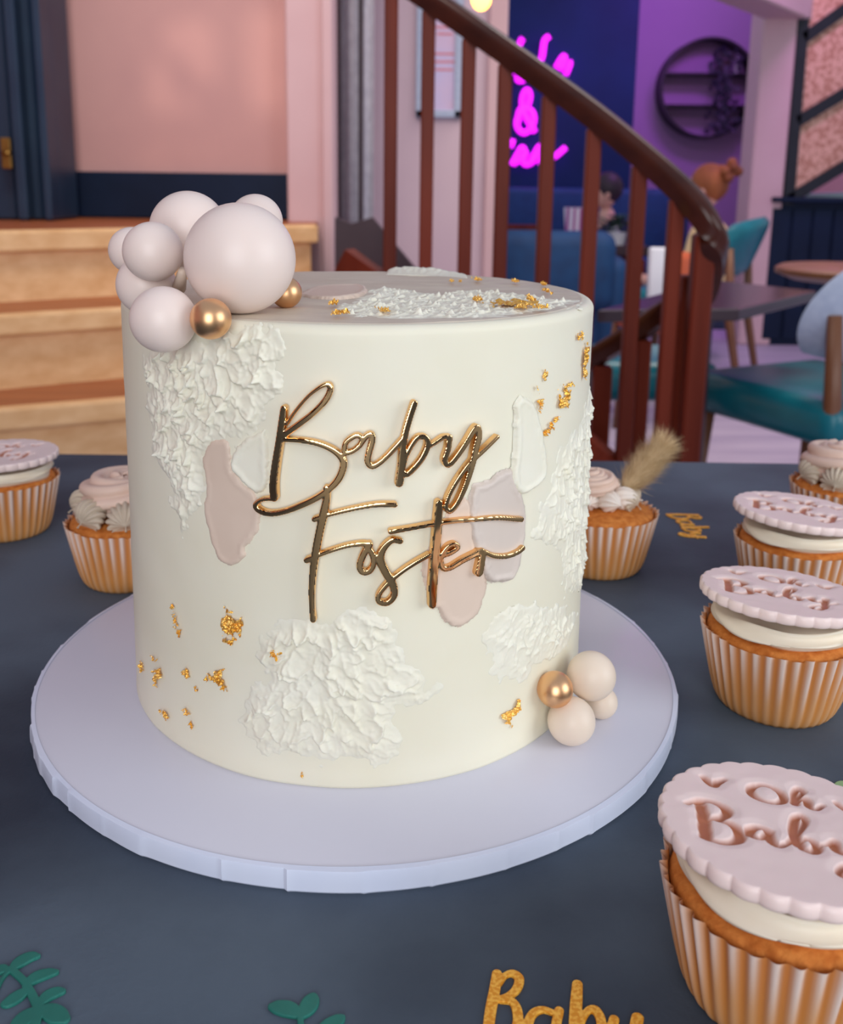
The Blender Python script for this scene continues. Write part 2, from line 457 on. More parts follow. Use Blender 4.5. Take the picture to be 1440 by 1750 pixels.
# added unseen gobo; its holes are shaped to throw the wall's sun patches
HOLES = [[(267, 67), (300, 36), (362, 36), (371, 158), (329, 121), (283, 79)], [(254, 96), (292, 125), (294, 198), (260, 198)], [(308, 146), (335, 183), (333, 198), (308, 198)], [(425, 20), (484, 20), (486, 194), (428, 194)], [(266, 264), (276, 264), (277, 292), (267, 292)]]
YGOBO = -1.9
def to_gobo(px, py):
    w = at(px, py, YW); t = (YGOBO - SPOT_P[1]) / (w.y - SPOT_P[1])
    return SPOT_P[0] + (w.x - SPOT_P[0]) * t, SPOT_P[2] + (w.z - SPOT_P[2]) * t
HP = [[to_gobo(*p) for p in h] for h in HOLES]
hc = to_gobo(330, 130); so_.rotation_euler = (Vector((hc[0], YGOBO, hc[1])) - Vector(SPOT_P)).to_track_quat('-Z', 'Y').to_euler()
xs = np.arange(hc[0] - .08, hc[0] + .08, .0005); ys = np.arange(hc[1] - .08, hc[1] + .08, .0005); X, Y = np.meshgrid(xs, ys)
sd = -np.ones_like(X)
for h_ in HP: sd = np.maximum(sd, poly_sd(X, Y, h_))
rim = .0775 - np.maximum(np.abs(X - hc[0]), np.abs(Y - hc[1])); sd = np.maximum(sd, -rim)
V, Fc = cutout(sd, xs, ys, lambda x, y, h: np.stack([x, YGOBO + h, y], -1), .003, .0006, .0002, 0.0)
struct(mesh_obj('sun_patch_gobo', V, Fc, M_dark, None, False))
# navy door casing on the left
cs = MB(); xs_ = [(-120, -30, 3.10), (-30, 16, 3.05), (16, 34, 3.00), (34, 62, 3.06), (62, 76, 3.00), (76, 93, 3.08)]
for k, (a, b, Y) in enumerate(xs_):
    xa = at(a, 180, Y).x; xb = at(b, 180, Y).x
    cs.box(((xa + xb) / 2, Y + 0.08, (ZL + 3.4) / 2), (xb - xa, 0.16, 3.4 - ZL), None, 0.006)
struct(cs.build('trim_2', M_navy2))
h = thing('door_latch', 'small brass door latch on the dark blue casing at far left', 'latch', at(12, 262, 3.0))
MB().box((0, -0.005, 0), (0.03, 0.012, 0.09), None, 0.003).build('back_plate', M_brass, h)
MB().tube([(0, -0.01, 0.0), (0, -0.035, 0), (0.025, -0.04, 0)], 0.006, 10).build('lever', M_brass, h, True)

# --- middle wall with the picture, the grey curtain beside it
YM = 4.1
m0 = at(560, 200, YM).x; m1 = at(858, 100, YM).x
struct(wallbox('wall_middle', (m0 - 0.6, YM), (m1, YM), 0, 3.4, 0.14, M_lilac))
struct(MB().box((m1 - 0.02, YM - 0.01, 1.7), (0.075, 0.04, 3.4), None, 0.006).build('trim_3', M_pinkl))
# --- dark blue wall with the neon, mauve wall with the round shelf
YN = 7.6
n0 = at(780, 200, YN).x; n1 = at(1088, 100, YN).x
struct(wallbox('wall_back', (n0, YN), (n1, YN), 0, 3.6, 0.6, M_navyw))
YV = 8.2
struct(wallbox('wall_alcove', (n1 - 0.1, YV), (n1 + 2.6, YV), 0, 3.6, 0.12, M_violet))
# --- pink column, header and dark panelling on the right
YC = 6.0
c0 = at(1292, 200, YC).x; c1 = at(1350, 200, YC).x
struct(MB().box(((c0 + c1) / 2, YC + 0.12, 1.7), (c1 - c0, 0.24, 3.4), None, 0.01).build('trim_4', M_pinkl))
hd = MB(); hz = at(1303, 32, YC).z
A_ = Vector((c1, YC + 0.1, hz + 0.2)); B_ = at(1215, -4, 4.9); B_.z = hz + 0.2
hd.beam(A_, Vector((B_.x - 0.35, B_.y - 0.3, hz + 0.2)), 0.22, 0.4, bev=0.01)
struct(hd.build('trim_5', M_pinkl))
w0 = at(1311, 450, YC).x
wz = at(1370, 345, YC).z
wp = MB().box((w0 + 1.0, YC + 0.06, wz / 2), (2.0, 0.1, wz), None, 0.004)
for k in range(16):
    wp.box((w0 + 0.06 + k * 0.125, YC + 0.005, wz / 2), (0.112, 0.02, wz - 0.08), None, 0.004)
wp.box((w0 + 1.0, YC + 0.03, wz + 0.012), (2.02, 0.16, 0.03), None, 0.006)
struct(wp.build('wall_right', M_navy))

# --- walls behind the camera (only seen as reflections): dark panelling between the windows
struct(MB().box((-2.3, 0.4, 1.6), (0.1, 6.0, 3.2)).build('wall_left', M_pink))
bw = MB()
bw.box((-1.6, -2.75, 1.6), (1.5, 0.1, 3.2)); bw.box((1.8, -2.75, 1.6), (2.2, 0.1, 3.2)); bw.box((-0.05, -2.75, 0.25), (1.6, 0.1, 0.5))
struct(bw.build('wall_front', M_dark))

# ================================================================== STAIRS
st = thing('pine_steps', 'light pine steps with orange landing below the pink wall', 'steps', (0, 0, 0))
def edge(y0, y1, x1, z, ext=-420):                     # nosing edge: two photo points on the tread plane, run on to the left
    a = atz(0, y0, z); b = atz(x1, y1, z)
    d = (b - a) / x1
    return a + d * ext, b
R0 = (394, 384, 545); E1 = edge(*R0, ZL)
E2a, E2b = edge(538, 526, 208, ZL - 0.18); E3a, E3b = edge(699, 682, 208, ZL - 0.36)
def slab(name, a, b, z, th, depth, m):
    d = (b - a).normalized(); n = Vector((-d.y, d.x, 0)).normalized()
    if n.y < 0: n = -n
    poly = [a, b, b + n * depth, a + n * depth]
    o = MB().prism([(p.x, p.y, z - th) for p in poly], (0, 0, th)).build(name, m, st)
    bv = o.modifiers.new('bevel', 'BEVEL'); bv.width = 0.008; bv.segments = 2
    return o
ext_r = lambda a, b, L: a + (b - a).normalized() * L
d1 = (E1[1] - E1[0]).normalized(); nrm = Vector((-d1.y, d1.x, 0))
# landing: boards run from the nosing back to the wall
slab('landing_nosing', E1[0], E1[1], ZL, 0.055, 0.035, M_pine)
la = E1[0] + nrm * 0.033; lb = E1[1] + nrm * 0.033
MB().prism([(la.x, la.y, ZL - 0.03), (lb.x, lb.y, ZL - 0.03), (wr, YW - 0.002, ZL - 0.03), (wl, YW - 0.002, ZL - 0.03)], (0, 0, 0.03 - 0.002)).build('landing_boards', M_pinetop, st)
for (a, b, z) in ((E2a, E2b, ZL - 0.18), (E3a, E3b, ZL - 0.36)):
    bb = ext_r(a, b, (E1[1] - E1[0]).length * 0.97)
    slab('tread_nosing', a, bb, z, 0.052, 0.035, M_pine)
    dn = (b - a).normalized(); nn = Vector((-dn.y, dn.x, 0)) * .033
    slab('tread_board', a + nn, bb + nn, z - .001, 0.04, 0.33, M_pinetop)
def riser(a, b, z0, z1, inset):
    d = (b - a).normalized(); n = Vector((-d.y, d.x, 0)); a2 = a + n * inset; b2 = b + n * inset
    MB().prism([(a2.x, a2.y, z0), (b2.x, b2.y, z0), (b2.x + n.x * .02, b2.y + n.y * .02, z0), (a2.x + n.x * .02, a2.y + n.y * .02, z0)], (0, 0, z1 - z0)).build('riser', M_pine, st)
L1 = (E1[1] - E1[0]).length
riser(E1[0], ext_r(E1[0], E1[1], L1 - 0.012), ZL - 0.182, ZL - 0.054, 0.03)
riser(E2a, ext_r(E2a, E2b, L1 * .96), ZL - 0.362, ZL - 0.231, 0.03)
riser(E3a, ext_r(E3a, E3b, L1 * .96), 0.0, ZL - 0.411, 0.03)

# --- banister: handrail, balusters, newel, string
BK = 0.80
RAILP = [(x, y, d * BK) for x, y, d in [(560, -110, 2.50), (640, -62, 2.46), (735, 0, 2.42), (860, 86, 2.36), (1000, 187, 2.30), (1100, 268, 2.26), (1165, 326, 2.23), (1200, 368, 2.21), (1218, 412, 2.22), (1217, 455, 2.27), (1206, 492, 2.34), (1188, 514, 2.42)]]
RP = [tuple(atd(x, y, d)) for x, y, d in RAILP]
RC = catmull(RP, 8)
bn = thing('banister', 'dark mahogany banister with handrail sweeping down behind the cake', 'banister', (0, 0, 0))
prof = [(-.024, -.032), (-.030, -.012), (-.036, .004), (-.036, .018), (-.026, .030), (0, .036), (.026, .030), (.036, .018), (.036, .004), (.030, -.012), (.024, -.032)]
def sweep(path, prof, name, m, parent, sc=1.0, ups=None):
    P = [Vector(p) for p in path]; V = []; n = len(prof)
    for i, p in enumerate(P):
        t = (P[min(i + 1, len(P) - 1)] - P[max(i - 1, 0)]).normalized()
        side = t.cross(Vector((0, 0, 1)))
        if side.length < 0.25: side = Vector((0, -1, 0)).cross(t) if False else side
        side.normalize(); u = side.cross(t).normalized()
        for (a, b) in prof: V.append(p + side * (a * sc) + u * (b * sc))
    Fc = []
    for i in range(len(P) - 1):
        for j in range(n):
            Fc.append((i * n + j, (i + 1) * n + j, (i + 1) * n + (j + 1) % n, i * n + (j + 1) % n))
    Fc.append(tuple(range(n))); Fc.append(tuple((len(P) - 1) * n + j for j in range(n - 1, -1, -1)))
    return mesh_obj(name, [tuple(v) for v in V], Fc, m, parent, True, math.radians(50))
sweep(RC, prof, 'handrail', M_rail, bn, 0.70)
# plain string under the balusters: the rail line lowered
def rail_at(px):                                       # rail point nearest this photo column, by interpolating the fitted control points
    for (a, b) in zip(RAILP, RAILP[1:]):
        if a[0] <= px <= b[0]:
            t = (px - a[0]) / (b[0] - a[0]); return tuple(a[k] + t * (b[k] - a[k]) for k in range(3))
    return RAILP[-1]
DROP = 0.62
sp = [Vector(p) - Vector((0, 0, DROP + 0.10)) for p in RC if p[0] < atd(1190, 350, 2.22 * BK).x]
mb = MB()
for a, b in zip(sp, sp[1:]):
    mb.beam(a, b + (b - a) * .02, 0.04, 0.20)
mb.build('string_board', M_mahog, bn)
for px in (663, 727, 796, 858, 933, 1010, 1088, 1152):
    r = rail_at(px + 6)
    p = atd(px + 6, r[1], r[2])
    MB().box((p.x, p.y, p.z - 0.022 - DROP / 2), (0.0275, 0.0275, DROP), None, 0.003).build('baluster', M_mahog, bn)
q = atd(1203, 400, 2.235 * BK)
MB().box((q.x, q.y, q.z / 2), (0.038, 0.038, q.z), None, 0.004).build('newel_post', M_mahog, bn)
q2 = atd(1178, 470, 2.34 * BK)
MB().box((q2.x, q2.y, q2.z / 2 - 0.0), (0.034, 0.034, q2.z), None, 0.004).build('newel_post', M_mahog, bn)
# lower banister: turns back at the newel and runs down to the left behind
LR = [(1206, 486, 2.34), (1186, 506, 2.40), (1140, 531, 2.46), (1090, 565, 2.56), (1036, 598, 2.66), (980, 632, 2.76), (900, 680, 2.9)]
LR = [(x, y, d * BK) for x, y, d in LR]
LP = [tuple(atd(*p)) for p in LR]
bl = thing('lower_banister', 'short lower mahogany banister running back down behind the newel post', 'banister', (0, 0, 0))
sweep(catmull(LP, 6), prof, 'handrail', M_rail, bl, 0.66)
for px, w in ((1102, 0.028), (1030, 0.04), (955, 0.028)):
    for (a, b) in zip(LR, LR[1:]):
        if b[0] <= px <= a[0]:
            t = (px - a[0]) / (b[0] - a[0]); p = atd(*[a[k] + t * (b[k] - a[k]) for k in range(3)])
    MB().box((p.x, p.y, (p.z - .03) / 2), (w, w, p.z - .03), None, 0.003).build('baluster', M_mahog, bl)
# dark string of the upper flight behind
us = MB()
pts = [(572, 372), (600, 383), (636, 372), (712, 462), (760, 520), (760, 760), (572, 760)]
us.prism([tuple(at(x, y, 2.95)) for x, y in pts], (0, 0.06, 0))
struct(us.build('trim_6', M_dark))

# --- grey curtain in a dark jamb
j = MB()
for (a, b, Y) in ((569, 583, 3.5), (613, 620, 3.62)):
    xa = at(a, 180, Y).x; xb = at(b, 180, Y).x
    j.box(((xa + xb) / 2, Y, 1.7), (xb - xa, 0.06, 3.4), None, 0.004)
struct(j.build('trim_7', M_dark))
def curtain(name, xa, xb, Y, z0, z1, folds, amp, m):
    n = 90; V = []; Fc = []
    for k in range(n + 1):
        t = k / n; x = xa + (xb - xa) * t; y = Y + amp * math.sin(t * folds * 2 * PI) + amp * .4 * math.sin(t * folds * 5.1)
        for z in (z0, z0 + (z1 - z0) * .5, z1): V.append((x, y, z))
    for k in range(n):
        for r in range(2): Fc.append((k * 3 + r, k * 3 + 3 + r, k * 3 + 4 + r, k * 3 + 1 + r))
    o = mesh_obj(name, V, Fc, m)
    s = o.modifiers.new('cloth', 'SOLIDIFY'); s.thickness = 0.004
    return o
tagp(curtain('curtain', at(581, 180, 3.7).x, at(637, 180, 3.7).x, 3.7, 0.02, 3.3, 2.5, 0.012, M_curtain), 'grey curtain hanging in folds between the pink pilaster and the balusters', 'curtain')

# --- picture on the middle wall
fx0 = at(711, 100, YM - .03); fx1 = at(790, 100, YM - .03); fz1 = at(750, -40, YM - .03).z; fz0 = at(760, 201, YM - .03).z
fw_, fh_ = fx1.x - fx0.x, fz1 - fz0
pf = thing('picture_frame', 'pale blue framed notice on the lilac wall behind the balusters', 'picture', ((fx0.x + fx1.x) / 2, YM - 0.015, (fz0 + fz1) / 2))
fb = 0.03
mb = MB()
for sx in (-1, 1): mb.box((sx * (fw_ / 2 - fb / 2), 0, 0), (fb, 0.03, fh_), None, 0.004)
for sz in (-1, 1): mb.box((0, 0, sz * (fh_ / 2 - fb / 2)), (fw_, 0.03, fb), None, 0.004)
mb.build('frame', M_palef, pf)
M_print = mat('lilac_print', '#d9b6d2', 0.3, col2='#bfb8e4', nscale=4, aniso=(1, 1, 1))
prt = MB().box((0, 0.004, 0), (fw_ - fb, 0.012, fh_ - fb)).build('print', M_print, pf)
M_ink = mat('red_print_ink', '#d9808c', 0.5, col2='#d27884', nscale=20)
for k, (z, w) in enumerate(((0.08, .09), (0.055, .06), (-0.02, .08), (-0.05, .09), (-0.08, .07))):
    MB().box((0.02, -0.0025, z), (w, 0.001, 0.008)).build('printed_line', M_ink, prt)

# --- neon sign: tube strokes on the dark blue wall, partly behind the handrail
YS = YN - 0.06
NS = [  # photo tracing of the visible tubes
    [(893, 66), (889, 72), (880, 100), (877, 128)], [(877, 118), (886, 106), (890, 120), (884, 136), (896, 136), (900, 124), (904, 134), (912, 122)],
    [(912, 122), (920, 108), (926, 96), (930, 70), (938, 62)], [(950, 116), (958, 102), (964, 96), (962, 112), (955, 118)], [(966, 128), (973, 110), (972, 104)],
    [(914, 266), (897, 220), (892, 198), (893, 170), (899, 154), (905, 162), (902, 180), (888, 200), (882, 218), (888, 226), (901, 222), (910, 208), (906, 192), (914, 206)],
    [(885, 210), (886, 194), (893, 184), (908, 190), (913, 204)],
    [(872, 252), (876, 238)], [(874, 282), (884, 264), (892, 252), (897, 262), (894, 278), (904, 280), (912, 266), (920, 252), (926, 250), (929, 262), (922, 278), (932, 274)],
    [(878, 280), (890, 270), (900, 258)], [(906, 280), (914, 270), (922, 258)], [(932, 274), (944, 268), (950, 266), (966, 252)],
]
NS[5] = [(914, 226), (903, 208), (895, 192), (892, 176), (894, 162), (900, 154), (905, 162), (902, 178), (890, 192), (883, 206), (885, 220), (895, 227), (906, 220), (912, 206), (908, 194)]
ns = thing('neon_sign', 'magenta neon lettering with an ampersand glowing on the dark blue wall', 'neon sign', at(905, 180, YS))
for s in NS:
    P3 = [np.array(at(x, y, YS)) for x, y in s]
    c = catmull(P3, 5)
    MB().tube([Vector(p) - ns.location for p in c], 0.021, 10).build('neon_tube', M_neon, ns, True)

# --- socket plate, round shelf with plant, pendant bulb
sk = thing('socket_plate', 'white double socket plate low on the dark blue wall', 'socket', at(965, 336, YN - .01))
MB().box((0, 0, 0), (0.13, 0.014, 0.085), None, 0.004).build('plate', M_white, sk)
for sx in (-1, 1): MB().box((sx * .03, -.009, 0), (0.026, 0.006, 0.04), None, 0.002).build('socket', M_navy2, sk)
ctr = at(1206, 152, YV - .1); rr = 80 / 1673.5 * 8.0
rs = thing('round_shelf', 'large round dark metal wall shelf on the purple wall', 'shelf', ctr)
mb = MB(); n = 64
for k in range(n):
    pass
V = []; Fc = []
for k in range(n):
    a = 2 * PI * k / n
    for (r_, y_) in ((rr, -.1), (rr, .1), (rr - .018, .1), (rr - .018, -.1)): V.append((r_ * math.cos(a), y_, r_ * math.sin(a)))
for k in range(n):
    for q_ in range(4): Fc.append((k * 4 + q_, k * 4 + (q_ + 1) % 4, ((k + 1) % n) * 4 + (q_ + 1) % 4, ((k + 1) % n) * 4 + q_))
mesh_obj('hoop', V, Fc, M_black, rs, False)
for dz in (0.105, -0.135):
    hw = math.sqrt((rr - .018) ** 2 - dz * dz); MB().box((0, 0, dz), (2 * hw, 0.19, 0.016)).build('shelf_board', M_black, rs)
tp = thing('trailing_plant', 'dark trailing plant in a small pot on the round shelf', 'plant', (ctr.x + 0.12, ctr.y - .02, ctr.z + 0.113))
MB().lathe([(0, 0), (.05, 0), (.065, .1), (.058, .1), (.05, .02), (0, .02)], 24).build('pot', M_dark, tp, False, AUTO)
lf = MB(); r2 = random.Random(3)
for k in range(120):
    z = 0.16 - r2.random() ** 1.1 * .62; x = r2.gauss(0, .05 if z < .02 else .075) - (0.08 * max(0, -z)) ; y = -.09 - r2.random() * .06 if z < .08 else r2.gauss(0, .05)
    a = r2.random() * PI * 2; L = .05 + r2.random() * .03
    d = Vector((math.cos(a) * .7, -.3, math.sin(a) - .4)).normalized() * L; w_ = d.cross(Vector((0, 1, 0))).normalized() * L * .3
    c_ = Vector((x, y, z)); lf.add([c_, c_ + d * .5 + w_, c_ + d, c_ + d * .5 - w_], [(0, 1, 2, 3)])
tagp(lf.build('foliage', mat('dark_trailing_leaf', '#2a2440', 0.6, col2='#221d38', nscale=20), tp), kind='stuff')
vz = thing('glass_ornament', 'small pale ornament beside the plant on the round shelf', 'ornament', (ctr.x + 0.235, ctr.y, ctr.z + 0.113))
MB().lathe([(0, 0), (.022, 0), (.03, .03), (.024, .08), (.012, .11), (.014, .13), (0, .13)], 20).build('ornament_body', M_white, vz, True)
bl_ = thing('pendant_bulb', 'glowing warm pendant bulb at the top above the handrail', 'lamp', at(822, -2, 3.4))
MB().sphere((0, 0, 0), 0.032, 20, (1, 1, 1.15)).build('bulb', M_bulb, bl_, True)
MB().lathe([(0.001, .034), (.014, .034), (.016, .08), (.001, .085)], 16).build('lamp_holder', M_black, bl_, False, AUTO)
MB().tube([(0, 0, .08), (0, 0, 3.38 - bl_.location.z)], 0.003, 6).build('cord', M_black, bl_)

# --- glazed screen above the dark panelling
sc = thing('glazed_screen', 'black framed raking glazed screen with peach patterned panes above dark panelling', 'screen', (0, 0, 0))
YG = YC + 0.02
def gb(a, b, w=0.05): MB().beam(at(*a, YG), at(*b, YG), 0.05, w).build('frame_bar', M_black, sc)
gb((1345, 350), (1376, -30), 0.062)
bars = [((1372, 66), (1520, -40)), ((1361, 208), (1520, 112)), ((1345, 342), (1520, 236))]
for a, b in bars: gb(a, b, 0.062)
def pane(poly):
    MB().prism([tuple(at(x, y, YG + 0.012)) for x, y in poly], (0, 0.008, 0)).build('pane', M_peach, sc)
pane([(1376, -30), (1520, -60), (1520, -40), (1373, 62)]); pane([(1372, 66), (1520, -40), (1520, 112), (1361, 208)])
pane([(1361, 208), (1520, 112), (1520, 236), (1346, 342)])
lg = MB().beam(at(1372, 338, 6.25), at(1500, 334, 6.25), 0.12, 0.05).build('window_ledge', mat('pale_teal_paint', '#a9c0c4', .5, col2='#a2b9be', nscale=4))
tagp(lg, 'pale teal window ledge beyond the lowest raking bar', 'ledge')
struct(MB().box((w0 + 1.75, 6.9, 1.7), (2.9, 0.08, 3.4)).build('wall_far_right', M_pink))

# ================================================================== FURNITURE BEHIND
def rounded_pad(sx, sy, sz, bev, name, m, parent, loc=(0, 0, 0), rot=None):
    o = MB().box((0, 0, 0), (sx, sy, sz)).build(name, m, parent)
    o.location = loc
    if rot: o.rotation_euler = rot
    b = o.modifiers.new('bevel', 'BEVEL'); b.width = bev; b.segments = 4
    o.data.polygons.foreach_set('use_smooth', [True] * len(o.data.polygons))
    return o
def leg(mbp, a, b, r0, r1): return MB().tube([a, b], [r0, r1], 10)
def dining_chair(label, loc, rz, back_m, seat_m):
    t = thing('dining_chair', label, 'chair', loc, (0, 0, rz), None)
    # faces +Y; seat 0.47 high
    seat = rounded_pad(0.50, 0.50, 0.11, 0.045, 'seat', seat_m, t, (0, 0, 0.445))
    bk = MB()                                          # curved oval back
    nu, nv = 20, 12; V = []; Fc = []
    for side in (0, 1):
        for j in range(nv + 1):
            for i in range(nu + 1):
                u = -1 + 2 * i / nu; v = -1 + 2 * j / nv
                x = u * math.sqrt(1 - .42 * v * v) ; z = v * math.sqrt(1 - .42 * u * u)
                e = max(0, 1 - max(abs(u), abs(v)) ** 6)
                th = 0.035 * math.sqrt(e)
                y = -0.25 + 0.10 * u * u - 0.05 * v + (th if side else -th)
                V.append((x * .27, y, .70 + z * .135))
        o0 = side * (nu + 1) * (nv + 1)
        for j in range(nv):
            for i in range(nu):
                q = (o0 + j * (nu + 1) + i, o0 + j * (nu + 1) + i + 1, o0 + (j + 1) * (nu + 1) + i + 1, o0 + (j + 1) * (nu + 1) + i)
                Fc.append(q if not side else q[::-1])
    mesh_obj('backrest', V, Fc, back_m, t)
    for sx in (-1, 1):
        MB().tube([(sx * .20, .20, .40), (sx * .215, .225, 0)], [.022, .015], 10).build('front_leg', M_brownw, t, True)
        MB().tube([(sx * .225, -.20, .70), (sx * .222, -.215, .5), (sx * .215, -.22, .38), (sx * .225, -.30, 0)], [.017, .021, .021, .015], 10).build('rear_leg', M_brownw, t, True)
    return t
ch1 = dining_chair('teal seated chair with pale blue back at the right edge', (0, 0, 0), 0, M_palef, M_teal)
cp_ = at(1425, 690, 2.5)
ch1.location = (cp_.x - .04, 2.48, -.01); ch1.rotation_euler = (0, 0, math.radians(27))
ch2 = copy_tree(ch1); ch2.location = (at(1185, 450, 4.6).x, 4.6, 0); ch2.rotation_euler = (0, 0, math.radians(62))
ch2['label'] = 'teal chair with its back to the pink column beyond the grey table'
for c in ch2.children:
    if c.name.startswith('backrest'):
        c.data = c.data.copy(); c.data.materials[0] = M_teal
stl = thing('padded_stool', 'low teal padded stool seen through the banister under the grey table', 'stool', (at(1092, 620, 2.85).x, 2.9, 0))
rounded_pad(0.42, 0.36, 0.12, 0.045, 'seat', M_teal, stl, (0, 0, 0.42))
for sx in (-1, 1):
    for sy in (-1, 1): MB().tube([(sx * .15, sy * .12, .37), (sx * .17, sy * .14, 0)], [.02, .014], 10).build('leg', M_brownw, stl, True)

def rect_table(name, label, corners_px, z, th, m, leg_m):
    P = [atz(x, y, z) for x, y in corners_px]
    c = sum(P, Vector()) / 4
    t = thing(name, label, 'table', (c.x, c.y, 0))
    top = MB().prism([(p.x - c.x, p.y - c.y, z - th) for p in P], (0, 0, th)).build('table_top', m, t)
    b = top.modifiers.new('bevel', 'BEVEL'); b.width = .004; b.segments = 2
    MB().lathe([(.12, z - th), (.12, z - th - .015), (.032, z - th - .03), (.032, .06), (.06, .035), (.20, .02), (.20, 0), (.001, 0)], 28, (at(1192, 600, c.y).x - c.x, 0, 0)).build('pedestal', leg_m, t, False, AUTO)
    return t
rect_table('cafe_table', 'grey topped cafe table right of the newel post', [(1020, 530), (1262, 528), (1395, 497), (1215, 478)], 0.70, 0.028, M_grtop, M_dark)
tb2 = thing('round_table', 'small round wooden table against the dark panelling at right edge', 'table', (*atz(1455, 456, 0.74).xy, 0))
MB().lathe([(0.001, .74), (.20, .74), (.215, .732), (.215, .718), (.17, .70), (.001, .70)], 40).build('table_top', M_brownw, tb2, False, AUTO)
MB().lathe([(0.03, .70), (.03, .1), (.05, .05), (.16, .03), (.17, 0), (.001, 0)], 24).build('pedestal', M_dark, tb2, False, AUTO)

# sofa / banquette behind the balusters
sf_c = at(930, 450, 4.6)
sf = thing('blue_sofa', 'dark blue velvet sofa behind the balusters under the neon', 'sofa', (sf_c.x - .12, 4.75, 0))
rounded_pad(0.85, 0.55, 0.30, 0.09, 'seat_cushion', M_tealb, sf, (0, 0, 0.33))
rounded_pad(0.85, 0.16, 0.36, 0.07, 'back_cushion', M_tealb, sf, (0, -.27, 0.58))
rounded_pad(0.8, 0.5, 0.1, 0.02, 'base', M_dark, sf, (0, 0, 0.12))
for sx in (-1, 1):
    rounded_pad(0.16, 0.58, 0.45, 0.07, 'arm', M_tealb, sf, (sx * .42, 0, 0.42))
    for sy in (-1, 1): MB().tube([(sx * .34, sy * .2, .08), (sx * .36, sy * .22, 0)], [.02, .015], 8).build('leg', M_brownw, sf, True)
bq = thing('banquette', 'long blue banquette along the dark blue wall', 'banquette', (at(930, 400, 7.2).x, 7.25, 0))
rounded_pad(2.2, 0.5, 0.4, .06, 'seat_cushion', M_tealb, bq, (0, -.05, .25))
rounded_pad(2.2, 0.14, 0.5, .05, 'back_cushion', M_tealb, bq, (0, .2, .68))
tw = at(1000, 424, 5.9)
t3 = thing('wooden_table', 'dark wooden table beyond the sofa seen between balusters', 'table', (tw.x + .07, 5.9, 0))
MB().box((0, 0, tw.z), (0.52, 0.44, 0.06), None, .008).build('table_top', M_dark, t3)
for sx in (-1, 1):
    for sy in (-1, 1): MB().box((sx * .22, sy * .18, (tw.z - .05) / 2), (.05, .05, tw.z - .05), None, .004).build('leg', M_mahog, t3)
bw_ = at(893, 400, 6.95)
wb = thing('wooden_bench', 'brown wooden bench back seen beside the lilac wall between balusters', 'bench', (bw_.x, 6.95, 0))
MB().box((0, 0, bw_.z), (0.34, 0.05, 0.13), None, .01).build('backrest', M_mahog, wb)
MB().box((0, -.22, .43), (0.34, 0.42, 0.05), None, .01).build('seat', M_mahog, wb)
for sx in (-1, 1):
    MB().box((sx * .14, 0, bw_.z / 2 - .03), (.045, .045, bw_.z - .06), None, .004).build('rear_leg', M_mahog, wb)
    MB().box((sx * .14, -.38, .205), (.045, .045, .41), None, .004).build('front_leg', M_mahog, wb)
# things on that table
tz = tw.z + .03
def on_t3(px): return at(px, 400, 5.8).x
M_str = bpy.data.materials.new('striped_ceramic'); M_str.use_nodes = True
nt = M_str.node_tree; w_ = nt.nodes.new('ShaderNodeTexWave'); w_.inputs['Scale'].default_value = 9; w_.bands_direction = 'X'; w_.inputs['Distortion'].default_value = 0.2
tc_ = nt.nodes.new('ShaderNodeTexCoord'); rp_ = nt.nodes.new('ShaderNodeValToRGB'); rp_.color_ramp.elements[0].color = lin('#f0e8f4'); rp_.color_ramp.elements[1].color = lin('#b04a9c'); rp_.color_ramp.elements[0].position = .45; rp_.color_ramp.elements[1].position = .75
nt.links.new(tc_.outputs['Object'], w_.inputs['Vector']); nt.links.new(w_.outputs['Fac'], rp_.inputs['Fac']); nt.links.new(rp_.outputs[0], nt.nodes['Principled BSDF'].inputs['Base Color'])
cup = MB().lathe([(0.001, 0), (.052, 0), (.07, .21), (.066, .21), (.05, .012), (0.001, .012)], 32).build('striped_pot', M_str, None, False, AUTO)
cup.location = (on_t3(980), 5.75, tz); tagp(cup, 'striped white and pink pot on the brown table behind balusters', 'pot')
pp = thing('potted_plant', 'bushy green potted plant on the brown table behind balusters', 'plant', (on_t3(1052), 5.8, tz))
MB().lathe([(0.001, 0), (.05, 0), (.062, .07), (.056, .07), (.05, .02), (.001, .02)], 24).build('pot', M_white, pp, False, AUTO)
lf = MB()
for k in range(220):
    th = r2.random() * 2 * PI; ph = r2.random() * 1.5; R_ = .05 + r2.random() * .075
    c_ = Vector((math.cos(th) * math.sin(ph) * R_ * 1.2, math.sin(th) * math.sin(ph) * R_, .07 + math.cos(ph) * R_ * .8))
    d = Vector((math.cos(th), math.sin(th), .4)).normalized() * .04; sw = d.cross(Vector((0, 0, 1))).normalized() * .014
    lf.add([c_, c_ + d * .5 + sw, c_ + d, c_ + d * .5 - sw], [(0, 1, 2, 3)])
tagp(lf.build('foliage', M_leafg, pp), kind='stuff')
nk = MB().add([(-.05, 0, 0), (.05, 0, 0), (0, -.05, .0), (0, 0, .13), (0, .01, .0)], [(0, 2, 3), (2, 1, 3), (1, 4, 3), (4, 0, 3), (0, 4, 1, 2)]).build('folded_napkin', M_white)
nk.location = (on_t3(1058) + .01, 5.98, tz); tagp(nk, 'pale folded napkin standing behind the green plant', 'napkin')
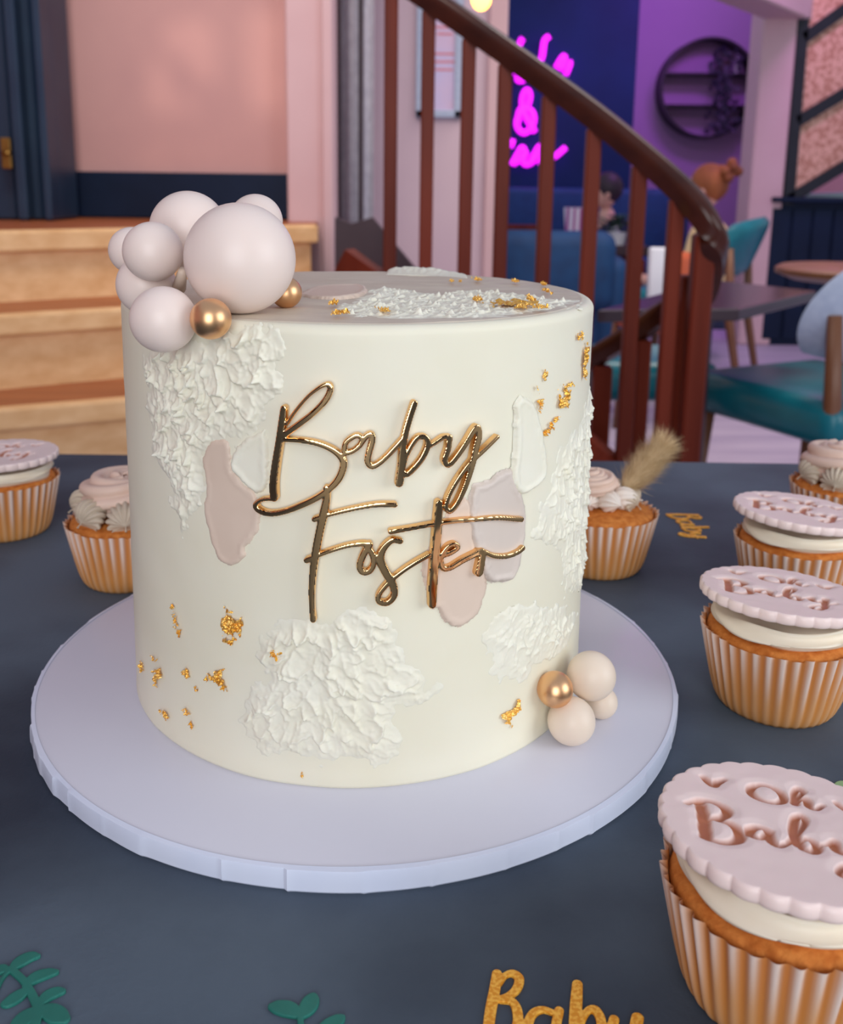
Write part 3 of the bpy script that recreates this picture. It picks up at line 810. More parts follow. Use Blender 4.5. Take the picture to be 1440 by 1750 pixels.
# white and orange tub chair by the newel
oc = thing('tub_chair', 'white backed orange shell chair behind the newel post', 'chair', (at(1122, 450, 3.95).x, 3.95, 0), (0, 0, 0))
rounded_pad(0.118, 0.04, 0.27, .012, 'back_panel', M_white, oc, (-.012, -.165, .60), (math.radians(-4), 0, 0))
V = []; Fc = []; n1_, n2_ = 24, 8
for jx in range(n2_ + 1):
    for ix in range(n1_ + 1):
        a = -.05 + ix / n1_ * PI * .62; tt = jx / n2_
        V.append((math.sin(a) * .15 * (1 - .1 * tt), -math.cos(a) * .17 + .05, .42 + tt * .30 * (0.55 + .45 * math.cos(a * .5))))
for jx in range(n2_):
    for ix in range(n1_): Fc.append((jx * (n1_ + 1) + ix, jx * (n1_ + 1) + ix + 1, (jx + 1) * (n1_ + 1) + ix + 1, (jx + 1) * (n1_ + 1) + ix))
sh = mesh_obj('shell', V, Fc, M_orange, oc); s_ = sh.modifiers.new('t', 'SOLIDIFY'); s_.thickness = .016; s_.offset = 1
rounded_pad(.26, .32, .06, .025, 'seat', M_orange, oc, (0, .05, .42))
for sx in (-1, 1):
    for sy in (-1, 1): MB().tube([(sx * .12, .05 + sy * .1, .4), (sx * .15, .05 + sy * .14, 0)], [.014, .01], 8).build('leg', M_brownw, oc, True)

# ---------------------------------------------------------------- people seated at the back (seen from behind / the side)
def skin_mesh(name, verts, edges, radii, m, parent, lv=2):
    me = bpy.data.meshes.new(name); me.from_pydata(verts, edges, []); me.update(); me.materials.append(m)
    o = bpy.data.objects.new(name, me); COL.objects.link(o); o.parent = parent
    sk = o.modifiers.new('skin', 'SKIN'); sv = me.skin_vertices[0].data if me.skin_vertices else None
    if sv is None:
        import bmesh
        bm = bmesh.new(); bm.from_mesh(me); bm.verts.layers.skin.verify(); bm.to_mesh(me); bm.free(); sv = me.skin_vertices[0].data
    for i, r in enumerate(radii):
        sv[i].radius = r if isinstance(r, tuple) else (r, r); sv[i].use_root = (i == 0)
    sb = o.modifiers.new('sub', 'SUBSURF'); sb.levels = lv; sb.render_levels = lv
    me.polygons.foreach_set('use_smooth', [True] * len(me.polygons))
    sk.use_smooth_shade = True
    return o
def seated_person(label, loc, rz, top_m, hair_m, bun):
    t = thing('person', label, 'person', loc, (0, 0, rz))
    # faces +Y, seat at 0.45; body is one continuous skin
    v = [(0, 0, .52), (0, -.02, .70), (0, 0, .90), (0, .01, 1.00), (0, .03, 1.07),
         (.17, 0, .93), (.23, .05, .70), (.19, .26, .66), (.17, .33, .67), (-.17, 0, .93), (-.23, .05, .70), (-.19, .26, .66), (-.17, .33, .67),
         (.10, .05, .50), (.12, .44, .50), (.12, .46, .08), (.12, .56, .04), (-.10, .05, .50), (-.12, .44, .50), (-.12, .46, .08), (-.12, .56, .04)]
    e = [(0, 1), (1, 2), (2, 3), (3, 4), (2, 5), (5, 6), (6, 7), (7, 8), (2, 9), (9, 10), (10, 11), (11, 12), (0, 13), (13, 14), (14, 15), (15, 16), (0, 17), (17, 18), (18, 19), (19, 20)]
    r = [(.15, .11), (.13, .10), (.14, .10), .055, .05, .06, .045, .035, .028, .06, .045, .035, .028, .085, .06, .045, .035, .085, .06, .045, .035]
    skin_mesh('body', v, e, r, M_skin, t)
    hd = MB().sphere((0, .04, 1.16), .085, 24, (.92, 1.08, 1.28))
    hd.sphere((0, .135, 1.145), .016, 10, (.8, 1.2, 1.3))              # nose
    for sx in (-1, 1): hd.sphere((sx * .08, .035, 1.145), .022, 10, (.4, .8, 1.3))
    hd.build('head', M_skin, t, True)
    k = [0, 1, 2, 5, 6, 7, 9, 10, 11]; mp = {a: i for i, a in enumerate(k)}
    skin_mesh('jumper', [v[a] for a in k], [(mp[a], mp[b]) for a, b in e if a in mp and b in mp],
              [tuple(x + .014 for x in r[a]) if isinstance(r[a], tuple) else (r[a] + .014,) * 2 for a in k], top_m, t)
    k = [0, 13, 14, 15, 17, 18, 19]; mp = {a: i for i, a in enumerate(k)}
    skin_mesh('trousers', [v[a] for a in k], [(mp[a], mp[b]) for a, b in e if a in mp and b in mp],
              [tuple(x + .014 for x in r[a]) if isinstance(r[a], tuple) else (r[a] + .012,) * 2 for a in k], M_jean, t)
    hr = MB().sphere((0, .018, 1.185), .098, 24, (.95, 1.05, 1.08))
    hb = hr
    hb.build('hair', hair_m, t, True)
    if bun:
        b = MB(); r3 = random.Random(5)
        for q in range(14):
            b.sphere((.0 + r3.gauss(0, .022), -.085 + r3.gauss(0, .02), 1.255 + r3.gauss(0, .018)), .028, 10)
        b.build('hair_bun', hair_m, t, True)
    return t
pA = at(1218, 318, 5.4)
per1 = seated_person('person with a ginger bun and pale yellow jumper seated with back turned', (pA.x, 5.4, pA.z - 1.17), math.radians(62), M_yellow, M_hair, True)
pB = at(1124, 345, 5.0)
per2 = seated_person('person in a navy top half hidden by the handrail', (pB.x + .06, 6.6, pB.z - 1.13), math.radians(95), M_navyc, mat('dark_hair', '#2a1c26', .5, col2='#352430', nscale=14), False)

# ================================================================== TABLE
tt = thing('dark_table', 'large dark slate-topped table carrying the cake and cupcakes', 'table', (0.1, 0.2, 0))
ye = atz(700, 782, TBL).y
MB().box((0, (ye - .45) / 2 - .2, TBL - 0.015), (2.2, ye + .45, 0.03), None, 0.003).build('table_top', M_table, tt)
for sx in (-1, 1):
    for yy in (-.3, ye - .12):
        MB().box((sx * .95, yy - .2, (TBL - .03) / 2), (.06, .06, TBL - .03), None, .004).build('leg', M_dark, tt)

# ================================================================== CAKE BOARD
CX, CY, CR, CH = -0.0256, 0.4203, 0.100, 0.1714
RB = 0.1432
cb = thing('cake_board', 'round white cake board with creased paper edge under the cake', 'cake board', (CX, CY, TBL))
MB().lathe([(0.001, 0.0086), (RB - .0012, 0.0086), (RB - .0003, .0082), (RB - .0001, .0074)], 200).build('board_top', M_boardt, cb, True)
# paper edge: facets between folded creases, overlapping slightly
V = []; Fc = []; r4 = random.Random(11); ang = []; a = 0.0
while a < 2 * PI - .04:
    ang.append(a); a += .07 + r4.random() * .17
n = 720; off = np.zeros(n); tilt = np.zeros(n)
for k, a0 in enumerate(ang):
    a1 = ang[k + 1] if k + 1 < len(ang) else 2 * PI
    i0, i1 = int(a0 / (2 * PI) * n), int(a1 / (2 * PI) * n)
    o_ = r4.random() * .0005; s_ = (r4.random() - .3) * .0012; tl = (r4.random() - .5) * .0010
    for i in range(i0, i1):
        t = (i - i0) / max(1, i1 - i0)
        off[i] = o_ + s_ * t + .0004 * math.exp(-t * (i1 - i0) / 1.2); tilt[i] = tl * (1 - t)
zz = [.0, .0009, .004, .0076, .0084, .0088]; ro = [-.0007, 0, .0001, 0, -.0002, -.0016]
for i in range(n):
    a = 2 * PI * i / n
    for z, q in zip(zz, ro):
        r_ = RB + q + (off[i] + tilt[i] * (z / .0085 - .5)) * (1 if z < .0086 else 0)
        V.append((r_ * math.cos(a), r_ * math.sin(a), z))
nz = len(zz)
for i in range(n):
    for k in range(nz - 1):
        i2 = (i + 1) % n; Fc.append((i * nz + k, i2 * nz + k, i2 * nz + k + 1, i * nz + k + 1))
mesh_obj('paper_edge', V, Fc, M_boarde, cb, True, math.radians(22))

# ================================================================== CAKE
ck = thing('cake', 'tall ivory buttercream cake with textured patches and gold leaf', 'cake', (CX, CY, BT))
def rad(z): return CR - 0.0011 * z / CH
def side(u, z, h=0.0):                                 # u = arc length from the front, local to the cake
    th = u / CR; r = rad(z) + h
    return np.stack([r * np.sin(th), -r * np.cos(th), z + 0 * h], -1)
def topf(x, y, h=0.0):
    return np.stack([x, y, CH + h + 0 * x], -1)
def cyl(px, py, R=CR - .0005):                         # photo point -> (arc, z) on the cake side
    v = ray(px, py); ox, oy = -CX, -CY
    a = v[0] ** 2 + v[1] ** 2; b = 2 * (ox * v[0] + oy * v[1]); c = ox * ox + oy * oy - R * R
    D = b * b - 4 * a * c
    t = (-b - math.sqrt(max(D, 0))) / (2 * a)
    P = CAM + v * t
    return math.atan2(P[0] - CX, -(P[1] - CY)) * CR, P[2] - BT
def tpl(px, py):
    p = atz(px, py, BT + CH); return p.x - CX, p.y - CY
# body
nA, V, Fc = 360, [], []
profz = [(0.0, -.0012), (0.0006, -.0002), (.002, .0003), (.006, 0)] + [(z, 0) for z in np.linspace(.012, CH - .006, 44)] + \
        [(CH - .0035 + .0035 * math.sin(t), -.0035 + .0035 * math.cos(t)) for t in np.linspace(0, PI / 2, 8)] + [(CH - .0003, -.008), (CH - .0008, -.014)]
P2 = np.array(profz)
th = np.linspace(0, 2 * PI, nA, endpoint=False)
for (z, dr) in P2:
    wob = (fbm(np.cos(th) * 3 + 9, np.sin(th) * 3 + z * 22 + 5, 2, 3) - .45) * .0010
    wob = wob + (vnoise(np.cos(th) * 1.5 + 3 + 0 * th, np.sin(th) * 1.5 + z * 260, 4) - .5) * .00012
    r_ = rad(z) + dr + wob
    V.append(np.stack([r_ * np.sin(th), -r_ * np.cos(th), np.full(nA, z)], -1))
V = np.concatenate(V)
for i in range(len(P2) - 1):
    a = np.arange(nA); b = (a + 1) % nA
    Fc.append(np.stack([i * nA + a, i * nA + b, (i + 1) * nA + b, (i + 1) * nA + a], -1))
mesh_obj('cake_body', V, np.concatenate(Fc), M_icing, ck)
# top disc
rs_ = np.concatenate([np.linspace(0.0005, .086, 50), np.linspace(.088, .0957, 12)]); V = []; Fc = []
for k, r_ in enumerate(rs_):
    x, y = r_ * np.sin(th), -r_ * np.cos(th)
    hgt = .0003 + (fbm(x * 60 + 4, y * 130 + 3, 8, 3) - .45) * .0012 * min(1, (0.0957 - r_) / .004) - .0018 * (r_ > .0948)
    V.append(np.stack([x, y, CH + hgt], -1))
for i in range(len(rs_) - 1):
    a = np.arange(nA); b = (a + 1) % nA
    Fc.append(np.stack([i * nA + a, i * nA + b, (i + 1) * nA + b, (i + 1) * nA + a], -1))
mesh_obj('top_icing', np.concatenate(V), np.concatenate(Fc), M_icingt, ck)

# rough palette-knife patches
def rough(name, poly, surf, seed, nd, ang_fn, Lr, Wr, amp, m, step=.00042, spike=0.0, edge=.007, nmix=.3):
    r5 = np.random.RandomState(seed)
    P = np.array(poly); x0, y0 = P.min(0) - .004; x1, y1 = P.max(0) + .004
    xs = np.arange(x0, x1, step); ys = np.arange(y0, y1, step); X, Y = np.meshgrid(xs, ys)
    nz_ = (fbm(X * 260, Y * 260, seed, 3) - .45) * .009
    sd = poly_sd(X, Y, poly) + nz_
    Hm = np.zeros_like(X)
    cen = []
    while len(cen) < nd:
        p = (x0 + r5.rand() * (x1 - x0), y0 + r5.rand() * (y1 - y0))
        j = int((p[1] - y0) / step); i = int((p[0] - x0) / step)
        if sd[min(j, sd.shape[0] - 1), min(i, sd.shape[1] - 1)] > -.0005: cen.append(p)
    for (px_, py_) in cen:
        a = ang_fn(px_, py_) + r5.randn() * .35
        L = Lr * (.6 + .8 * r5.rand()); Wd = Wr * (.6 + .8 * r5.rand()); k = int((max(L, Wd) * 1.15) / step) + 1
        i = int((px_ - x0) / step); j = int((py_ - y0) / step)
        sl = (slice(max(0, j - k), j + k + 1), slice(max(0, i - k), i + k + 1))
        dx = X[sl] - px_; dy = Y[sl] - py_
        if dx.size == 0: continue
        ca, sa = math.cos(a), math.sin(a)
        wob = (vnoise(X[sl] * 500, Y[sl] * 500, seed + 5) - .5) * .35
        A = (dx * ca + dy * sa) / L; B = (-dx * sa + dy * ca) / Wd
        rr_ = np.sqrt(A * A + B * B) + wob
        ins = rr_ < 1
        lip = np.exp(-((1 - rr_) / .20) ** 2) * (.55 + .45 * np.clip(A + .3 * B, -1, 1))
        body = .30 + .32 * A + .12 * B * (1 if r5.rand() < .5 else -1)
        new = amp * (.55 + .9 * r5.rand()) * (body + .75 * lip) + Hm[sl] * nmix
        if spike and r5.rand() < spike:
            new = new + amp * 1.6 * np.exp(-((A - .75) ** 2 + B * B) / .10)
        Hm[sl] = np.where(ins, np.maximum(new, Hm[sl] * .25), Hm[sl])
    # light smoothing keeps the lips buttery
    K = Hm.copy()
    K[1:-1, 1:-1] = (Hm[1:-1, 1:-1] * 2 + Hm[:-2, 1:-1] + Hm[2:, 1:-1] + Hm[1:-1, :-2] + Hm[1:-1, 2:]) / 6
    Hm = K + (fbm(X * 900, Y * 900, seed + 9, 2) - .4) * amp * .14
    msk = sstep(-.0008, edge, sd)
    Hm = Hm * msk - .0007 * (1 - sstep(-.0012, .0006, sd)) + .0001
    keep = sd > -.0012
    V, Fc, _ = grid_mesh(surf(X, Y, Hm), keep)
    return mesh_obj(name, V, Fc, m, ck)
def smear(name, poly, surf, m, seed, thick=.0007, lip=.0003, step=.00045, dirn=(0, -1), edge=.0012):
    C = catmull(poly + [poly[0]], 4)[:-1].tolist()
    P = np.array(C); x0, y0 = P.min(0) - .003; x1, y1 = P.max(0) + .003
    X, Y = np.meshgrid(np.arange(x0, x1, step), np.arange(y0, y1, step))
    sd = poly_sd(X, Y, C) + (fbm(X * 420, Y * 420, seed, 3) - .45) * .0018
    e = np.clip(sd / edge, 0, 1)
    t = (X * dirn[0] + Y * dirn[1]); t = (t - t.min()) / (t.max() - t.min())
    Hm = thick * np.sqrt(np.clip(1 - (1 - e) ** 2, 0, 1)) * (.55 + .45 * t) + lip * np.exp(-((sd - .0015) / .0011) ** 2) * (.35 + .65 * t)
    Hm += (vnoise(X * 500, Y * 60, seed + 3) - .5) * .00005 * e
    Hm = np.where(sd < 0, -.0004, Hm)
    V, Fc, _ = grid_mesh(surf(X, Y, Hm + .00045), sd > -.0008)
    return mesh_obj(name, V, Fc, m, ck)
S_ = lambda pts: [cyl(*p) for p in pts]
T_ = lambda pts: [tpl(*p) for p in pts]
P1 = [(238, 598), (246, 632), (250, 687), (261, 735), (256, 763), (273, 806), (302, 845), (291, 858), (302, 885), (311, 919), (327, 894), (348, 861), (351, 815), (357, 765), (388, 752), (412, 760), (440, 735), (455, 693), (488, 655), (479, 619), (485, 570), (440, 560), (394, 567), (363, 580), (327, 590)]
P2_ = [(450, 1077), (498, 1056), (554, 1068), (582, 1040), (615, 1024), (643, 1036), (679, 1060), (683, 1100), (699, 1133), (764, 1173), (736, 1197), (675, 1209), (690, 1260), (683, 1298), (663, 1310), (603, 1298), (542, 1306), (490, 1282), (458, 1290), (430, 1262), (409, 1230), (415, 1201), (425, 1173), (450, 1161), (442, 1125)]
P3_ = [(841, 1058), (868, 1037), (911, 1034), (954, 1037), (985, 1052), (972, 1092), (939, 1128), (911, 1134), (899, 1159), (862, 1165), (835, 1150), (838, 1122), (825, 1092)]
P4_ = [(988, 732), (1000, 700)] ; P4e = [(966, 1014), (956, 940), (921, 924), (911, 911), (930, 854), (953, 796), (956, 764)]
q4 = S_(P4_); q4e = S_(P4e)
far = 0.1 * 1.75
poly4 = q4 + [(far, q4[1][1] + .01), (far, q4e[0][1] - .02), (.1 * 1.45, q4e[0][1] - .012)] + q4e
o_ = rough('textured_icing', S_(P1), side, 3, 560, lambda x, y: -PI / 2 + .25, .0046, .0030, .0021, M_icingw, spike=.10)
o_ = rough('textured_icing', S_(P2_), side, 5, 640, lambda x, y: -PI / 2 + .9 * math.sin(x * 60) + .5, .0064, .0027, .0017, M_icingw, spike=.03)
o_ = rough('textured_icing', S_(P3_), side, 7, 230, lambda x, y: .6 + 8 * x, .0044, .0022, .0011, M_icingw)
o_ = rough('textured_icing', poly4, side, 9, 420, lambda x, y: -PI / 2 - .3, .0042, .0022, .0013, M_icingw, spike=.05)
PT = [(556, 533), (586, 515), (602, 521), (625, 497), (655, 493), (700, 497), (735, 505), (790, 497), (850, 500), (900, 505), (950, 513), (988, 514), (984, 526), (950, 530), (900, 538), (850, 544), (780, 547), (700, 546), (600, 544)]
o_ = rough('textured_icing', T_(PT), topf, 12, 1300, lambda x, y: 3 * x, .0036, .0018, .0011, M_icingw, spike=.22)
# palette-knife smears
o_ = smear('icing_smear', S_([(360, 754), (388, 751), (394, 784), (400, 809), (424, 833), (440, 849), (444, 873), (440, 907), (421, 934), (418, 952), (400, 965), (379, 959), (366, 934), (357, 901), (350, 864), (354, 836), (348, 784)]), side, M_smear, 21)
tagp(o_, 'taupe palette-knife smear left of the lettering')
o_ = smear('icing_smear', S_([(415, 754), (443, 739), (455, 742), (458, 815), (449, 839), (430, 836), (412, 818), (395, 797), (400, 775)]), side, M_icingw, 22, .0012, .0006, dirn=(-1, -.3))
tagp(o_, 'white palette-knife smear left of the lettering')
o_ = smear('icing_smear', S_([(758, 886), (796, 854), (806, 892), (812, 940), (828, 982), (825, 1014), (812, 1049), (786, 1068), (761, 1062), (748, 1039), (738, 1036), (722, 972), (732, 943)]), side, M_smear, 24)
tagp(o_, 'lower taupe smear behind the lettering')
o_ = smear('icing_smear', S_([(809, 828), (834, 822), (847, 812), (870, 802), (879, 828), (889, 850), (894, 876), (892, 918), (882, 966), (870, 988), (844, 993), (828, 985), (812, 940), (802, 892), (802, 854)]), side, M_smearg, 23, .0016, .0007)
tagp(o_, 'mauve grey smear at the right of the lettering')
o_ = smear('icing_smear', S_([(879, 694), (892, 678), (915, 700), (930, 783), (924, 818), (892, 844), (876, 834), (873, 806), (879, 764)]), side, M_icingw, 25, .0014, .0006)
tagp(o_, 'white palette-knife smear right of the lettering')
o_ = smear('icing_smear', T_([(508, 507), (540, 494), (580, 491), (622, 493), (622, 506), (580, 513), (540, 512)]), topf, M_smear, 26, .0011, .0005, dirn=(1, 0))
tagp(o_, 'taupe smear on the cake top beside the balls')
# raised flap of icing at the back rim
fl = [tpl(660, 469)[0], tpl(795, 469)[0]]
n1_, n2_ = 60, 14; X, Yv = np.meshgrid(np.linspace(fl[0], fl[1], n1_), np.linspace(0, 1, n2_))
rb_ = np.sqrt(np.maximum(.0950 ** 2 - X ** 2, 0)); Yc = rb_ - .016 * (1 - Yv)
tp_ = (X - fl[0]) / (fl[1] - fl[0]); ridge = np.sin(PI * np.clip(tp_, 0, 1)) ** .5 * (1 - .65 * tp_)
Hf = CH + .0004 + .0042 * Yv ** 1.6 * ridge + (vnoise(X * 700, Yc * 300, 5) - .5) * .0016 * Yv * ridge
V, Fc, _ = grid_mesh(np.stack([X, Yc, Hf], -1), np.ones_like(X, bool))
fo = mesh_obj('icing_flap', V, Fc, M_icingw, ck); s_ = fo.modifiers.new('t', 'SOLIDIFY'); s_.thickness = .001

# gold leaf flakes
def leaf_flake(px, py, w, h, seed, surfname='side', tilt=0.0):
    step = .00022
    if surfname == 'side':
        u0, v0 = cyl(px, py); u1, _ = cyl(px + 2, py); ku = abs(u1 - u0) / 2; _, v1 = cyl(px, py + 2); kv = abs(v0 - v1) / 2; surf = side; lo = 0
    else:
        u0, v0 = tpl(px, py); u1, _ = tpl(px + 2, py); ku = abs(u1 - u0) / 2; _, v1 = tpl(px, py + 2); kv = abs(v0 - v1) / 2; surf = topf; lo = .0014
    a, b = max(w * ku / 2, .0008), max(h * kv / 2, .0008)
    st_ = max(step, max(a, b) / 40)
    X, Y = np.meshgrid(np.arange(-a * 1.3, a * 1.3, st_), np.arange(-b * 1.3, b * 1.3, st_))
    ct, sn = math.cos(tilt), math.sin(tilt); Xr = X * ct + Y * sn; Yr = -X * sn + Y * ct
    r_ = np.sqrt((Xr / a) ** 2 + (Yr / b) ** 2)
    k = 1.0 / min(a, b)
    nz_ = fbm(X * k * 1.5 + seed * 3.7, Y * k * 1.5 + seed, seed, 4)
    keep = (nz_ - .49) * 3.0 + (.80 - r_) * 1.1 > 0.0
    hgt = .0004 + .0026 * np.abs(fbm(X * k * 2.4 + 7, Y * k * 2.4 + seed, seed + 4, 3) - .45) * 2 * min(1, min(a, b) / .0016) + lo
    if not keep.any(): return
    V, Fc, _ = grid_mesh(surf(u0 + X, v0 + Y, hgt), keep)
    if len(Fc) == 0: return
    mesh_obj('gold_leaf', V, Fc, M_goldleaf, ck, False)
GL = [(302, 1056, 9, 42, .3), (310, 1080, 9, 14, 0), (392, 1066, 40, 58, -.3), (474, 1119, 26, 22, 0), (272, 1150, 12, 42, -.15), (264, 1124, 9, 9, 0), (321, 1153, 17, 24, .2),
      (337, 1175, 9, 9, 0), (379, 1162, 44, 38, .2), (285, 1221, 13, 17, 0), (323, 1215, 14, 11, 0), (331, 1238, 8, 16, 0), (874, 1214, 30, 40, -.4), (991, 575, 10, 24, 0),
      (1000, 612, 10, 74, 0), (927, 650, 26, 44, 0), (922, 690, 10, 26, 0), (967, 673, 24, 46, 0), (940, 728, 34, 20, .6), (246, 1140, 6, 16, 0), (517, 1322, 6, 14, 0)]
for k, g in enumerate(GL): leaf_flake(g[0], g[1], g[2], g[3], k + 1, 'side', g[4])
GT = [(574, 545, 16, 7), (590, 544, 16, 6), (657, 541, 28, 8), (570, 527, 16, 7), (815, 521, 15, 10), (870, 528, 78, 14), (893, 532, 30, 9), (907, 520, 14, 12), (925, 535, 24, 7), (934, 506, 12, 9),
      (928, 493, 10, 6), (771, 487, 8, 5), (786, 488, 8, 5), (815, 485, 14, 5), (880, 488, 12, 5)]
for k, g in enumerate(GT): leaf_flake(g[0], g[1], g[2], g[3], k + 41, 'top')

# ================================================================== NAME TOPPER
TS = [[(235, 188, 30), (228, 250, 34), (215, 340, 34), (198, 450, 36), (188, 540, 38), (190, 606, 38)],
      [(248, 262, 15), (290, 200, 15), (350, 130, 15), (410, 85, 17), (445, 76, 22), (455, 97, 26), (435, 145, 28), (380, 205, 26), (310, 260, 27), (235, 315, 28)],
      [(225, 335, 22), (300, 338, 22), (380, 350, 24), (450, 375, 26), (500, 410, 30), (518, 450, 32), (500, 510, 32), (460, 560, 30), (400, 605, 28), (320, 645, 28), (240, 675, 26), (170, 685, 26), (120, 670, 26), (103, 645, 24), (125, 622, 20), (160, 615, 18), (195, 618, 18)],
      [(520, 402, 24), (528, 350, 23), (575, 318, 22), (602, 328, 22), (598, 358, 22), (560, 390, 22), (520, 402, 22)],
      [(600, 352, 24), (625, 320, 25), (650, 314, 28), (652, 345, 28), (637, 400, 28), (632, 440, 28), (655, 462, 26), (700, 435, 24), (750, 385, 24), (800, 330, 24)],
      [(852, 165, 30), (830, 230, 30), (808, 310, 30), (795, 390, 32), (790, 460, 34), (780, 540, 38)],
      [(795, 490, 26), (815, 500, 26), (850, 470, 28), (890, 420, 28), (915, 360, 28), (905, 325, 26), (870, 325, 24), (840, 360, 24), (810, 420, 22), (795, 480, 22)],
      [(910, 375, 20), (950, 350, 20), (990, 325, 22), (1018, 325, 26)],
      [(1018, 325, 28), (1010, 380, 28), (995, 430, 28), (1010, 455, 26), (1040, 430, 26), (1090, 360, 27), (1130, 295, 28), (1150, 278, 30), (1155, 320, 34), (1140, 380, 34), (1130, 430, 32), (1110, 500, 30), (1085, 570, 28), (1050, 640, 26), (1020, 672, 26), (1000, 655, 24), (1010, 610, 22), (1040, 550, 22), (1080, 490, 22), (1125, 435, 24), (1180, 385, 22), (1245, 322, 20)],
      [(435, 565, 26), (440, 600, 30), (425, 680, 38), (405, 770, 36), (388, 860, 36), (375, 950, 32), (368, 1050, 28), (370, 1130, 24), (375, 1185, 28)],
      [(380, 712, 24), (440, 692, 20), (520, 672, 20), (600, 655, 20), (680, 643, 22), (760, 643, 24)],
      [(345, 905, 28), (390, 885, 22), (450, 862, 20), (530, 838, 20), (600, 828, 22), (640, 832, 26)],
      [(640, 832, 30), (610, 880, 30), (594, 930, 30), (607, 960, 28), (640, 955, 28), (660, 915, 26), (650, 870, 26), (625, 840, 24)],
      [(650, 880, 20), (690, 893, 22)],
      [(785, 815, 26), (745, 812, 26), (705, 850, 32), (690, 900, 38), (715, 960, 38), (750, 1020, 36), (755, 1070, 32), (725, 1105, 28), (685, 1100, 26), (685, 1065, 24), (730, 1010, 24), (790, 960, 22), (850, 920, 22), (920, 880, 22)],
      [(968, 635, 34), (962, 720, 40), (955, 820, 42), (945, 920, 42), (938, 1020, 42), (935, 1115, 36)],
      [(740, 770, 24), (830, 755, 20), (940, 735, 20), (1050, 720, 20), (1150, 712, 20), (1250, 705, 22), (1355, 712, 26)],
      [(975, 885, 24), (1020, 870, 24), (1055, 845, 24), (1040, 828, 22), (1005, 845, 22), (975, 895, 26), (985, 940, 28), (1020, 940, 26), (1080, 905, 28), (1150, 870, 28)],
      [(1150, 870, 34), (1170, 866, 34), (1165, 910, 40), (1155, 962, 42)],
      [(1185, 868, 24), (1230, 885, 24), (1290, 885, 24), (1340, 865, 24), (1360, 848, 28)]]
SCL = 1440 / 520.0
# trace -> arc/z on the cake, keeping stroke widths in metres
ku = (cyl(660, 850)[0] - cyl(650, 850)[0]) / 10; kz = (cyl(650, 850)[1] - cyl(650, 860)[1]) / 10
TSm = []
for s in TS:
    q = []
    for (x, y, w) in s:
        u, z = cyl(400 + x / SCL, 630 + y / SCL, CR + .002); q.append((u, z, w / SCL * (ku + kz) / 2 * 1.04))
    TSm.append(q)
A_ = np.array([p for s in TSm for p in s]); st_ = .00030
xs = np.arange(A_[:, 0].min() - .004, A_[:, 0].max() + .004, st_); ys = np.arange(A_[:, 1].min() - .004, A_[:, 1].max() + .004, st_)
X, Y = np.meshgrid(xs, ys)
V, Fc = cutout(strokes_sd(X, Y, TSm), xs, ys, lambda x, y, h: side(x, y, h), .0036, .00045, .0004, .0010)
tp = mesh_obj('name_topper', V, Fc, M_mirror, None, True, math.radians(35))
tp.location = (CX, CY, BT)
tagp(tp, 'gold mirror script topper reading Baby Foster on the cake front', 'topper')

# ================================================================== CHOCOLATE BALLS
def ball(px, py, rpx, d, m, label, group, floor=None, name='decor_ball', off=(0, 0, 0)):
    v = ray(px, py)
    if floor is not None:                              # rests on a horizontal surface at this height
        d = (CAM[2] - floor) / (rpx / F - v[2])
    c = Vector(CAM + v * d); r = rpx / F * d * .995
    o = MB().sphere((0, 0, 0), r, 56).build(name, m, None, True)
    o.location = c + Vector(off)
    return tagp(o, label, 'ball', group)
ZT = BT + CH
G1 = 'balls on the cake top'; G2 = 'balls at the foot of the cake'
ball(410, 442, 95, .355, M_blush, 'largest blush ball on the cake top', G1, ZT + .0002)
ball(322, 393, 66, .3835, M_blush, 'second largest blush ball, behind the largest at upper left', G1)
ball(437, 378, 46, .3835, M_blush, 'small blush ball peeping over the right of the largest ball', G1)
lfb = ball(261, 430, 51, .350, M_blush, 'blush ball at the left front of the top cluster', G1)
ball(226, 428, 40, .376, M_blush, 'small blush ball furthest left, behind the left front one', G1)
ball(250, 487, 51, .364, M_blush, 'blush ball low at the left edge of the cake top', G1)
ball(279, 546, 57, .332, M_blush, 'lowest blush ball hanging over the cake edge beside the gold one', G1)
ball(360, 545, 35.5, .326, M_ballgold, 'gold ball at the cake edge in front of the largest ball', G1, None, 'gold_ball')
ball(489, 500, 27, .37, M_ballgold, 'gold ball half hidden at the right of the largest ball', G1, ZT, 'gold_ball')
sk_ = MB().tube([atd(312, 462, .352), atd(306, 492, .362)], [.0016, .0026], 12).build('ball_stick', M_smear, None, True)
tagp(sk_, 'short taupe stick showing between the left front and largest balls', 'stick')
ball(976, 1232, 41, .39, M_cream, 'cream ball resting on the board at the front of the small cluster', G2, BT)
ball(1027, 1200, 28, .40, M_cream, 'smallest cream ball at the back right of the small cluster', G2, BT)
ball(1010, 1155, 42, .3985, M_cream, 'cream ball on top of the small cluster', G2)
ball(948, 1178, 31, .3865, M_ballgold, 'gold ball against the cake at its lower right', G2, None, 'gold_ball')

